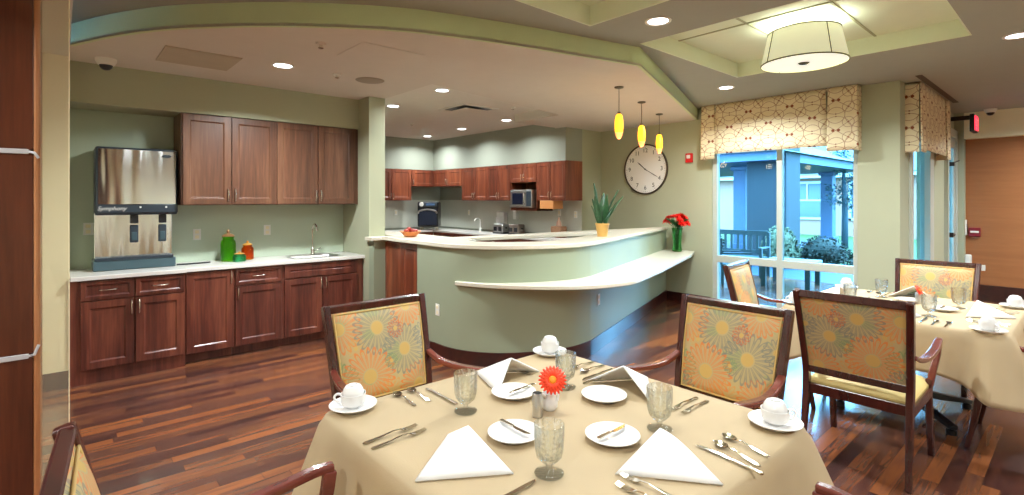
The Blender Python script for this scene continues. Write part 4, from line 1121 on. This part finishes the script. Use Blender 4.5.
dup(ch, (1.37, .25, 0), 0, 'armchair at bottom edge, just its arm tips showing below the near table', G1)
dup(ch, (3.70, .90, 0), -PI / 2, 'large armchair seen from behind, pulled up to the far table', G2)
dup(ch, (4.43, 1.67, 0), PI + .14, 'floral armchair seen side on in front of the large window', G2)
dup(ch, (5.45, .90, 0), PI / 2, 'floral armchair on far side of the far table beside the green pier', G2)
dup(ch, (4.53, .24, 0), 0, 'armchair at right picture edge tucked under the far table', G2)

# ------------------------------------------------------------------ tables
def table(loc, label):
    t = thing('dining_table', label, 'table', loc, 0, 'square pedestal dining tables')
    MB().box(-.60, .60, -.60, .60, .715, .752).build('tabletop', M_chair, t, bevel=.006)
    MB().lathe([(0, .10), (.055, .10), (.045, .16), (.04, .60), (.07, .70), (.16, .714), (0, .714)], 24).build('column', M_black, t, smooth='auto')
    for k in range(4):
        a = k * PI / 2 + PI / 4
        M = Matrix.Rotation(a, 4, 'Z')
        l = MB(); l.bar([(.03, 0, .135), (.25, 0, .085), (.48, 0, .05)], .05, [.06, .045, .03], (0, 1, 0), M); o = l.build('foot', M_black, t, bevel=.006)
        MB().lathe([(0, 0), (.03, 0), (.03, .03), (.012, .035), (0, .045)], 16, M @ Matrix.Translation((.455, 0, 0))).build('glide', M_black, o, smooth='auto')
    return t
T1, T2 = (1.355, 1.28), (4.745, .93)
table((T1[0], T1[1], 0), 'square dining table under the near beige cloth'); table((T2[0], T2[1], 0), 'square dining table under the far beige cloth')
def cloth(cx, cy, half, label, seed, drop=.28, cfold=(.12,) * 4, zt=.7535):
    q = random.Random(seed); ph = [q.uniform(0, 6) for _ in range(8)]
    per = []; R = .035; ns = 44
    cs = [(1, 1), (-1, 1), (-1, -1), (1, -1)]
    for k in range(4):
        sx, sy = cs[k]; a0 = k * PI / 2
        for i in range(10):
            a = a0 + (i / 9) * PI / 2
            per.append((sx * (half - R) + R * math.cos(a), sy * (half - R) + R * math.sin(a), math.cos(a), math.sin(a), 0., k))
        nx, ny = cs[(k + 1) % 4]
        for i in range(1, ns):
            f_ = i / ns; a = a0 + PI / 2
            d = min(f_, 1 - f_) * 2 * half
            per.append(((sx * (1 - f_) + nx * f_) * (half - (R if k % 2 == 0 else 0)) if k % 2 == 0 else sx * half,
                        (sy * (1 - f_) + ny * f_) * (half - R) if k % 2 == 1 else sy * half, math.cos(a), math.sin(a), d, k if f_ < .5 else (k + 1) % 4))
    n = len(per); rows = [0, .03, .08, .2, .35, .5, .65, .8, .92, 1.0]
    mb = MB(); v = []; fs = []
    for r, t_ in enumerate(rows):
        for i, (x, y, nx, ny, d, k) in enumerate(per):
            c_ = math.exp(-(d / .13) ** 2); c2 = math.exp(-(d / .26) ** 2)
            dr = drop + .10 * math.exp(-(d / .17) ** 2)
            o_ = .012 * min(1, t_ / .08) + t_ * (.035 + cfold[k] * c_) + t_ * .022 * c2 * math.sin(d * 34 + ph[k]) + t_ * .010 * math.sin(i * .33 + ph[4]) * (1 - c_)
            if t_ == 0: o_ = 0
            v.append((x + nx * o_, y + ny * o_, zt - dr * t_ - (.004 if t_ > 0 else 0)))
    for r in range(len(rows) - 1):
        for i in range(n):
            j = (i + 1) % n; fs.append((r * n + i, r * n + j, (r + 1) * n + j, (r + 1) * n + i))
    # top as concentric rings so it can ripple very slightly
    prev = list(range(n)); base = len(v)
    rings = 12
    for g_ in range(1, rings):
        sc_ = 1 - g_ / rings
        for i, (x, y, *_r) in enumerate(per):
            X, Y = x * sc_, y * sc_
            v.append((X, Y, zt + .0012 * math.sin(X * 9 + ph[5]) * math.sin(Y * 7 + ph[6])))
        cur_ = list(range(base + (g_ - 1) * n, base + g_ * n))
        for i in range(n): fs.append((prev[i], cur_[i], cur_[(i + 1) % n], prev[(i + 1) % n]))
        prev = cur_
    v.append((0, 0, zt)); ci = len(v) - 1
    for i in range(n): fs.append((prev[i], ci, prev[(i + 1) % n]))
    mb.add(v, fs)
    o = mb.build('tablecloth', M_cloth, smooth=True, loc=(cx, cy, 0), solid=.003)
    return tag(o, label, 'tablecloth', 'beige tablecloths')
ZT = .756
cloth(T1[0], T1[1], .618, 'large beige tablecloth draped over the near table', 2)
cloth(T2[0], T2[1], .618, 'beige tablecloth draped over the far right table', 11)

# ------------------------------------------------------------------ tableware
def goblet_p():
    t = thing('water_goblet', '', 'glass')
    fa_ = lambda a, z, j: 1 + (.035 * math.cos(12 * a + (6 * z / .03)) if 4 <= j <= 8 else 0)
    prof = [(0, .001), (.041, .001), (.043, .004), (.018, .009), (.009, .015), (.009, .026), (.020, .036), (.034, .050), (.039, .072), (.042, .11), (.0445, .146), (.043, .147), (.040, .11), (.0365, .073), (.031, .053), (.016, .042), (0, .038)]
    MB().lathe(prof, 48, fn=lambda a, z, j: 1 + (.07 * math.cos(12 * a) if 6 <= j <= 9 else 0)).build('bowl', M_crystal, t, smooth='auto')
    return t
def plate_m(r=.09):
    return MB().lathe([(0, .004), (r * .55, .004), (r * .62, .0), (r * .66, .004), (r * .97, .017), (r, .019), (r, .021), (r * .96, .021), (r * .64, .010), (0, .009)], 48)
def saucer_m(): return plate_m(.088)
def cup_p():
    t = thing('coffee_cup', '', 'cup')
    MB().lathe([(0, .002), (.026, .002), (.028, 0), (.030, .004), (.041, .010), (.0455, .022), (.047, .050), (.044, .050), (.043, .024), (.036, .012), (0, .010)], 36).build('body', M_china, t, smooth='auto')
    hp = catmull([(.044, 0, .044), (.062, 0, .045), (.072, 0, .032), (.062, 0, .016), (.042, 0, .014)], 4)
    MB().tube(hp, .0045, 10).build('cup_handle', M_china, t, smooth=True)
    MB().lathe([(.039, .044), (.0395, .056), (.038, .060), (.034, .070), (.028, .078), (.018, .080), (.018, .083), (.014, .083), (.013, .080), (0, .079)], 32).build('inverted_lid', M_china, t, smooth='auto')
    return t
def strip(mb, pts, ws, th=.0025):
    mb.bar(pts, ws, th, (1, 0, 0)); return mb
def fork_m():
    mb = MB()   # along +y, handle at 0, tines at .2
    ys = [0, .01, .06, .11, .135, .145, .155, .160]; ws = [.010, .015, .011, .006, .007, .018, .022, .022]; zs = [.003, .003, .006, .012, .010, .006, .005, .005]
    strip(mb, [(0, y, z) for y, z in zip(ys, zs)], ws)
    for k in range(4):
        x = (-1.5 + k) * .006
        mb.bar([(x, .158, .005), (x, .180, .005), (x * .95, .200, .009)], [.0032, .003, .0018], .002)
    return mb
def spoon_m():
    mb = MB(); strip(mb, [(0, y, z) for y, z in ((0, .003), (.01, .003), (.05, .006), (.095, .012), (.12, .008))], [.009, .013, .010, .006, .007])
    def b(u, v):
        a = 2 * PI * u; r = v
        wy = 1 + .12 * math.sin(a)
        return (.017 * r * math.cos(a) / wy, .142 + .026 * r * math.sin(a), .0015 + .008 * r * r)
    mb.grid(b, 20, 5, wrap=True); mb.grid(lambda u, v: tuple(Vector(b(u, v)) + Vector((0, 0, .0014))), 20, 5, wrap=True)
    return mb
def knife_m(L=.22):
    mb = MB(); s = L / .22
    strip(mb, [(0, y * s, z) for y, z in ((0, .004), (.005, .004), (.04, .005), (.09, .005), (.10, .0045))], [.009, .014, .013, .010, .009], .006)
    pr = [(-.004, .10 * s), (.006, .102 * s), (.010, .13 * s), (.009, .19 * s), (.002, .215 * s), (-.006, .22 * s), (-.006, .18 * s)]
    mb.prism(pr, .004, .006)
    return mb
def napkin_m():
    mb = MB(); Np, Rp, Lp, P_ = Vector((.02, 0, .003)), Vector((.15, .2, .003)), Vector((-.13, .2, .003)), Vector((.012, .165, .088))
    def tri(a, b, c_, n=8, bul=.012):
        nrm = (b - a).cross(c_ - a).normalized()
        if nrm.z < 0: nrm = -nrm
        def fn(u, v):
            p = a.lerp(b, u); w_ = p.lerp(c_, v)
            return tuple(w_ + nrm * bul * 8 * u * (1 - u) * v * (1 - v))
        mb.grid(fn, n, n)
    tri(Np, Rp, P_); tri(Np, Lp, P_)
    return mb
protos = {}
def meshdata(mb, name, mat, **kw):
    o = mb.build(name, mat, **kw); protos[name] = o; return o
def put(proto, loc, rz, label, cat, group=None, pitch=0):
    c_ = copy_tree(proto); c_.location = loc; c_.rotation_euler = (pitch, 0, rz)
    if cat == 'napkin': c_.scale = (1.17, 1.17, 1.12)
    tag(c_, label, cat, group); return c_
PG = goblet_p(); PCU = cup_p()
PPL = plate_m().build('bread_plate', M_china, smooth='auto'); PSA = saucer_m().build('saucer', M_china, smooth='auto')
PF = fork_m().build('dinner_fork', M_silver, bevel=.0008); PSP = spoon_m().build('teaspoon', M_silver, smooth='auto')
PK = knife_m().build('dinner_knife', M_silver, bevel=.0012); PB = knife_m(.15).build('butter_knife', M_silver, bevel=.001)
PN = napkin_m().build('folded_napkin', M_linen, smooth='auto', solid=.006)

def setting(T, side, where, tbl, ov={}, skip=()):
    """side: angle of the diner's forward direction. local x right, y inward from the edge"""
    th = side; cx, cy = T
    f_ = Vector((math.cos(th), math.sin(th))); r_ = Vector((math.sin(th), -math.cos(th)))
    e_ = Vector((cx, cy)) - f_ * .625
    def w(x, y, z=0): p = e_ + r_ * x + f_ * y; return (p.x, p.y, ZT + z)
    base = th - PI / 2
    def item(key, proto, x, y, rot, label, cat, group, z=0):
        if key in skip: return
        if key in ov:
            o = ov[key]; x, y = o[0], o[1]; rot = o[2] if len(o) > 2 else rot
        put(proto, w(x, y, z), base + rot, label % where if '%' in label else label, cat, group + ' on the ' + tbl)
    item('plate', PPL, .01, .40, 0, 'white bread plate at %s', 'plate', 'bread plates')
    item('butter', PB, -.055, .40, -PI / 2, 'butter knife lying across the bread plate at %s', 'knife', 'butter knives', .019)
    item('goblet', PG, .20, .335, 0, 'cut crystal goblet at %s', 'glass', 'crystal goblets')
    item('saucer', PSA, .525, .06, 0, 'white saucer under the cup at %s', 'saucer', 'saucers')
    item('cup', PCU, .525, .06, -.72, 'white coffee cup with inverted lid at %s', 'cup', 'coffee cups', .010)
    item('fork1', PF, -.235, .03, 0, 'inner dinner fork beside the napkin at %s', 'fork', 'dinner forks')
    item('fork2', PF, -.285, .03, 0, 'outer dinner fork farther from the napkin at %s', 'fork', 'dinner forks')
    item('knife', PK, .20, .04, 0, 'dinner knife right of the napkin at %s', 'knife', 'dinner knives')
    item('spoon1', PSP, .265, .02, 0, 'inner teaspoon next to the knife at %s', 'spoon', 'teaspoons')
    item('spoon2', PSP, .33, .02, 0, 'outer teaspoon nearest the cup at %s', 'spoon', 'teaspoons')
    item('napkin', PN, 0, .02, 0, 'white pyramid folded napkin at %s', 'napkin', 'folded white napkins')
NT, FT = 'near table', 'far table'
# near table: A far side (faces -Y), B window side (faces -X), C left side (faces +X), D front side (faces +Y)
setting(T1, -PI / 2, 'the back setting of the near table', NT, {'saucer': (.515, .045), 'cup': (.515, .045, -.72), 'fork1': (-.225, .03, .12), 'fork2': (-.27, .03, -.2), 'butter': (-.14, .36, -PI / 2 + .05), 'spoon1': (.262, .185, PI), 'spoon2': (.327, .185, PI), 'knife': (.20, .28, PI), 'napkin': (-.10, .03, .25), 'plate': (-.03, .352), 'goblet': (.21, .35)})
setting(T1, PI, 'the window side setting of the near table', NT, {'butter': (.13, .33, PI), 'plate': (.01, .345), 'goblet': (.195, .37), 'fork1': (-.235, .06), 'fork2': (-.28, .06), 'saucer': (.565, .085), 'cup': (.565, .085, -.9)})
setting(T1, 0, 'the left hand setting of the near table', NT, {'plate': (0, .415), 'butter': (-.09, .43, -PI / 2), 'goblet': (.24, .335), 'fork1': (-.235, .015), 'fork2': (-.285, .01), 'knife': (.245, .06)}, ('saucer', 'cup', 'spoon1', 'spoon2'))
setting(T1, PI / 2, 'the front setting of the near table', NT, {'plate': (.02, .395), 'butter': (-.05, .40, -PI / 2), 'fork1': (-.13, .04, .06), 'fork2': (-.18, .02, .06), 'goblet': (.205, .335), 'saucer': (.533, .08), 'cup': (.533, .08, -.72), 'spoon1': (.205, -.005, -.25), 'spoon2': (.283, -.0, -.2), 'knife': (.165, -.03, -.1)})
setting(T2, 0, 'the near side setting of the far table', FT)
setting(T2, PI, 'the pier side setting of the far table', FT)
setting(T2, PI / 2, 'the right hand setting of the far table', FT)
setting(T2, -PI / 2, 'the window side setting of the far table', FT)
for o in (PPL, PSA, PF, PSP, PK, PB, PN): bpy.data.objects.remove(o)
for o in (PG, PCU):
    for c_ in list(o.children): bpy.data.objects.remove(c_)
    bpy.data.objects.remove(o)

# centre pieces
def gerbera(loc, tilt, label, s=1.):
    t = thing('gerbera_flower', label, 'flower', loc)
    t.rotation_euler = tilt; t.scale = (s, s, s)
    for (n_, R, w_, z, nm) in ((22, .044, .0062, 0, 'outer_petals'), (18, .032, .0055, .004, 'inner_petals')):
        mb = MB()
        for k in range(n_):
            a = 2 * PI * k / n_ + z * 40
            def pf(u, v, a=a, R=R, w_=w_):
                x = .010 + (R - .010) * v; y = (u - .5) * 2 * w_ * math.sin(PI * min(.93, v * .8 + .12)); zz = z + .006 * math.sin(v * 2.6) - .004 * v
                return (x * math.cos(a) - y * math.sin(a), x * math.sin(a) + y * math.cos(a), zz)
            mb.grid(pf, 2, 6)
        mb.build(nm, M_orange, t, smooth=True, solid=.0008)
    MB().lathe([(0, .010), (.008, .009), (.012, .005), (.011, 0)], 20).build('centre', M_yel, t, smooth=True)
    MB().tube([(0, 0, 0), (0, 0, -.03), (.008, .004, -.085)], .0025, 8).build('stem', M_leaf, t, smooth=True)
def bud_vase(loc, label):
    t = thing('bud_vase', label, 'vase', loc)
    MB().lathe([(0, .001), (.018, .001), (.019, .004), (.018, .03), (.018, .085), (.0165, .087), (.0165, .02), (0, .015)], 28).build('body', M_steel2, t, smooth='auto')
def creamer(loc, label):
    t = thing('creamer_jug', label, 'jug', loc)
    MB().lathe([(0, .001), (.022, .001), (.030, .012), (.032, .03), (.026, .052), (.028, .064), (.026, .064), (.024, .052), (.029, .03), (0, .01)], 30).build('body', M_china, t, smooth='auto')
    MB().tube(catmull([(.028, 0, .055), (.046, 0, .052), (.046, 0, .025), (.030, 0, .018)], 4), .004, 8).build('handle', M_china, t, smooth=True)
    MB().tube([(-.02, 0, .052), (-.036, 0, .066)], [.010, .005], 8).build('spout', M_china, t, smooth=True)
bud_vase((1.315, 1.345, ZT), 'slim silver bud vase holding the flower on the near table')
creamer((1.395, 1.36, ZT), 'white china creamer beside the silver bud vase on near table')
gerbera((1.368, 1.318, ZT + .128), (math.radians(58), 0, math.radians(-42)), 'orange red gerbera in the silver vase on the near table', 1.2)
bud_vase((4.93, .875, ZT), 'slim silver bud vase at the centre of the far table')
creamer((4.85, .80, ZT), 'white china creamer at the centre of the far table')
gerbera((4.915, .865, ZT + .105), (math.radians(60), 0, math.radians(-10)), 'orange red gerbera at the centre of the far table')

# ------------------------------------------------------------------ outdoors
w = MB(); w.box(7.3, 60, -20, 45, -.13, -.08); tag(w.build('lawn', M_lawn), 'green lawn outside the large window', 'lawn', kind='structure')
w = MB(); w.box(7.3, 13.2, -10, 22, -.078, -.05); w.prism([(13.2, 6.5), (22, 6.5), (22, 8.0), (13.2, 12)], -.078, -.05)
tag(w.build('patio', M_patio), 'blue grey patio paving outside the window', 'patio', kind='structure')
def ground(o): return o
def porch_col(x, y, w_, h_, label, mat=M_porch):
    t = thing('porch_column', label, 'column', (x, y, -.05), 0)
    MB().box(-w_ / 2, w_ / 2, -w_ / 2, w_ / 2, .3, h_ - .12).build('shaft', mat, t, bevel=.01)
    MB().box(-w_ * .66, w_ * .66, -w_ * .66, w_ * .66, 0, .3).build('plinth', mat, t, bevel=.02); MB().box(-w_ * .66, w_ * .66, -w_ * .66, w_ * .66, h_ - .12, h_).build('capital', mat, t, bevel=.02)
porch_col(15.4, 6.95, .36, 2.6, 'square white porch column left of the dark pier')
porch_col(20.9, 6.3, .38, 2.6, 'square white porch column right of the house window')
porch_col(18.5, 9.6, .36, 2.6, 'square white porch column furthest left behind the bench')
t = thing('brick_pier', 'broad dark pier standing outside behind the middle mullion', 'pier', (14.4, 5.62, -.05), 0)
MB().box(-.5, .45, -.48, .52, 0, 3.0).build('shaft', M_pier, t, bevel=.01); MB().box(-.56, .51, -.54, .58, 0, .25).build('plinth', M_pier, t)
t = thing('porch_roof', 'pale blue porch roof carried by columns across the yard', 'roof', (0, 0, 0), 0)
w = MB(); w.prism([(13.4, 5.2), (21.6, 5.2), (21.6, 12), (13.4, 12)], 2.56, 2.78); w.build('beam', M_porch, t)
w = MB(); w.add([(13.2, 5.0, 2.78), (21.8, 5.0, 2.78), (21.8, 12, 2.78), (13.2, 12, 2.78), (16, 8.6, 4.2), (19.4, 8.6, 4.2)], [(0, 1, 5, 4), (1, 2, 5), (2, 3, 4, 5), (3, 0, 4), (0, 3, 2, 1)]); w.build('shingle_cover', M_roof, t)
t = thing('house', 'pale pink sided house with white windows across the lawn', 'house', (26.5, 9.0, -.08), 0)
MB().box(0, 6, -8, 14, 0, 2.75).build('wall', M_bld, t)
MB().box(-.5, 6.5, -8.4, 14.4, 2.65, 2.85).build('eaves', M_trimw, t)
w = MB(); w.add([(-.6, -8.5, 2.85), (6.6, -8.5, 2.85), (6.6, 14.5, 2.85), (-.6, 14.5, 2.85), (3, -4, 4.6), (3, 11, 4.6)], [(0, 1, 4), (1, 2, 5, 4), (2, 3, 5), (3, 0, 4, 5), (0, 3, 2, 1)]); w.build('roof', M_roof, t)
for y in (-.15, -2.6, 6.5):
    w = MB()
    for a, b, c_, d in ((-.75, .75, .72, .82), (-.75, .75, 2.4, 2.5), (-.75, -.65, .72, 2.5), (.65, .75, .72, 2.5), (-.65, .65, 1.58, 1.66), (-.03, .03, 1.66, 2.4)): w.box(-.08, .02, y + a, y + b, c_, d)
    f_ = w.build('window_frame', M_trimw, t); MB().box(-.03, -.01, y - .66, y + .66, .8, 2.42).build('pane', M_darkgl, f_)
def shrub(x, y, r, h, label, mat=M_shrub, seed=1):
    q = random.Random(seed); mb = MB()
    for k in range(1100):
        a = q.uniform(0, 2 * PI); b = math.acos(q.uniform(-.2, 1)); rr_ = q.uniform(.72, 1.04)
        p = Vector((math.sin(b) * math.cos(a) * r * rr_, math.sin(b) * math.sin(a) * r * rr_, max(.02, h * .22 + h * .78 * math.cos(b) * rr_)))
        s_ = q.uniform(.03, .06); d1 = Vector((q.uniform(-1, 1), q.uniform(-1, 1), q.uniform(-1, 1))).normalized() * s_; d2 = d1.cross(Vector((q.uniform(-1, 1), q.uniform(-1, 1), q.uniform(-1, 1)))).normalized() * s_ * .6
        mb.add([p - d1, p + d2, p + d1, p - d2], [(0, 1, 2, 3)])
    mb.sphere((0, 0, h * .45), r * .75, sz=h * .5 / (r * .75))
    t = thing('shrub', label, 'shrub', (x, y, -.08)); mb.build('foliage', mat, t)
    MB().tube([(0, 0, 0), (0, 0, h * .4)], .03, 8).build('stem', M_trunk, t)
shrub(14.1, 4.35, .62, .72, 'rounded dark green shrub in the middle of the right pane', seed=2)
shrub(13.0, 4.95, .45, 1.0, 'taller greyish shrub against the dark pier', plain('shrub_olive', ext(110, 120, 84), .8, var=.4, scale=12), 3)
shrub(14.9, 3.62, .35, .45, 'low dark shrub at right end of the window', seed=4)
shrub(13.9, 7.3, .5, .9, 'loose shrub behind the bench at left of window', seed=5)
def tree(x, y):
    t = thing('young_tree', 'slender young tree with sparse leaves on the lawn', 'tree', (x, y, -.08)); q = random.Random(8)
    MB().tube([(0, 0, 0), (.02, 0, 1.2), (0, .03, 2.4), (0, 0, 3.4)], [.11, .09, .06, .02], 10).build('trunk', M_trunk, t, smooth=True)
    mb = MB(); br = MB()
    for k in range(26):
        z = q.uniform(1.2, 3.2); a = q.uniform(0, 2 * PI); L = q.uniform(.5, 1.1) * (1 - abs(z - 2) / 2.6)
        e_ = Vector((math.cos(a) * L, math.sin(a) * L, z + L * .5)); s_ = Vector((0, 0, z)); br.tube([s_, e_], [.015, .005], 5)
        for j in range(40):
            p = s_.lerp(e_, q.uniform(.2, 1.1)) + Vector((q.gauss(0, .1), q.gauss(0, .1), q.gauss(0, .1)))
            d1 = Vector((q.uniform(-1, 1), q.uniform(-1, 1), q.uniform(-1, 1))).normalized() * .045; d2 = d1.cross(Vector((q.uniform(-1, 1), q.uniform(-1, 1), 1))).normalized() * .03
            mb.add([p - d1, p + d2, p + d1, p - d2], [(0, 1, 2, 3)])
    mb.build('leaves', M_tree, t); br.build('branches', M_trunk, t)
tree(19.9, 5.5)
# bench and outdoor table
t = thing('garden_bench', 'slatted grey garden bench outside at left of the window', 'bench', (10.55, 5.15, -.05), -PI / 2 + .1)
for k in range(4): MB().box(-.8, .8, -.22 + k * .12, -.12 + k * .12, .42, .445).build('seat_slat', M_bench, t, bevel=.004)
MB().box(-.8, .8, .28, .31, .86, .96).build('top_rail', M_bench, t, bevel=.004); MB().box(-.8, .8, .28, .31, .50, .56).build('back_rail', M_bench, t, bevel=.004)
for k in range(12): MB().box(-.74 + k * .13, -.69 + k * .13, .285, .305, .56, .86).build('back_slat', M_bench, t)
for x in (-.8, .8):
    for y in (-.2, .3): MB().box(x - .03, x + .03, y - .03, y + .03, 0, .93 if y > 0 else .62).build('leg', M_bench, t, bevel=.004)
    MB().box(x - .035, x + .035, -.25, .3, .62, .65).build('armrest', M_bench, t, bevel=.004)
def side_table(x, y, label, s=.42, h=.5):
    t = thing('patio_table', label, 'table', (x, y, -.05), .1)
    MB().box(-s, s, -s, s, h - .05, h).build('tabletop', plain('patio_table_white', ext(190, 225, 240), .5), t, bevel=.006)
    for a in (-1, 1):
        for b in (-1, 1): MB().box(a * s * .85 - .04, a * s * .85 + .04, b * s * .85 - .04, b * s * .85 + .04, 0, h - .05).build('leg', M_bench, t)
side_table(10.0, 3.62, 'low white patio table seen through the lower window pane')
t = thing('patio_chair', 'grey slatted patio chair left of the low white patio table', 'chair', (9.5, 4.5, -.05), .8)
MB().box(-.28, .28, -.28, .28, .38, .42).build('seat', M_bench, t, bevel=.006); MB().box(-.28, .28, .25, .29, .42, .9).build('backrest', M_bench, t, bevel=.006)
for a in (-.25, .25):
    for b in (-.25, .25): MB().box(a - .025, a + .025, b - .025, b + .025, 0, .38).build('leg', M_bench, t)
    MB().box(a - .03, a + .03, -.28, .28, .60, .63).build('armrest', M_bench, t)

# ------------------------------------------------------------------ daylight
wd = bpy.data.worlds.new('World'); sc.world = wd; wd.use_nodes = True
nt = wd.node_tree; bg = nt.nodes['Background']
sky = nt.nodes.new('ShaderNodeTexSky'); sky.sky_type = 'HOSEK_WILKIE'; sky.turbidity = 5; sky.sun_direction = (-.3, -.2, .93)
mixn = MIX(nt, .2, (.40, .73, 1.0, 1), sky.outputs[0])
nt.links.new(mixn, bg.inputs[0]); bg.inputs[1].default_value = 40.0
L = bpy.data.lights.new('portal', 'AREA'); L.shape = 'RECTANGLE'; L.size = 1.75; L.size_y = 2.3; L.cycles.is_portal = True
o = bpy.data.objects.new('portal', L); COL.objects.link(o); o.location = (XW + .25, 2.73, 1.25); o.rotation_euler = (0, PI / 2, 0)
o.rotation_euler = (PI / 2, 0, PI / 2)

# ------------------------------------------------------------------ camera
cam = bpy.data.cameras.new('camera'); co = bpy.data.objects.new('camera', cam); COL.objects.link(co); sc.camera = co
co.location = (0, 0, 1.55)
co.rotation_euler = (PI / 2, 0, -math.atan2(.663, .7485))
cam.sensor_width = 36; cam.lens = 18.0; cam.shift_y = -(247.5 - 200) / 1024
cam.clip_start = .05; cam.clip_end = 300
vs = sc.view_settings; vs.view_transform = 'Standard'; vs.look = 'None'; vs.gamma = 1; vs.use_curve_mapping = False; vs.exposure = 0.0
sc.cycles.max_bounces = 8; sc.cycles.transparent_max_bounces = 12; sc.cycles.transmission_bounces = 8
sc.cycles.caustics_reflective = False; sc.cycles.caustics_refractive = False; sc.cycles.sample_clamp_indirect = 6
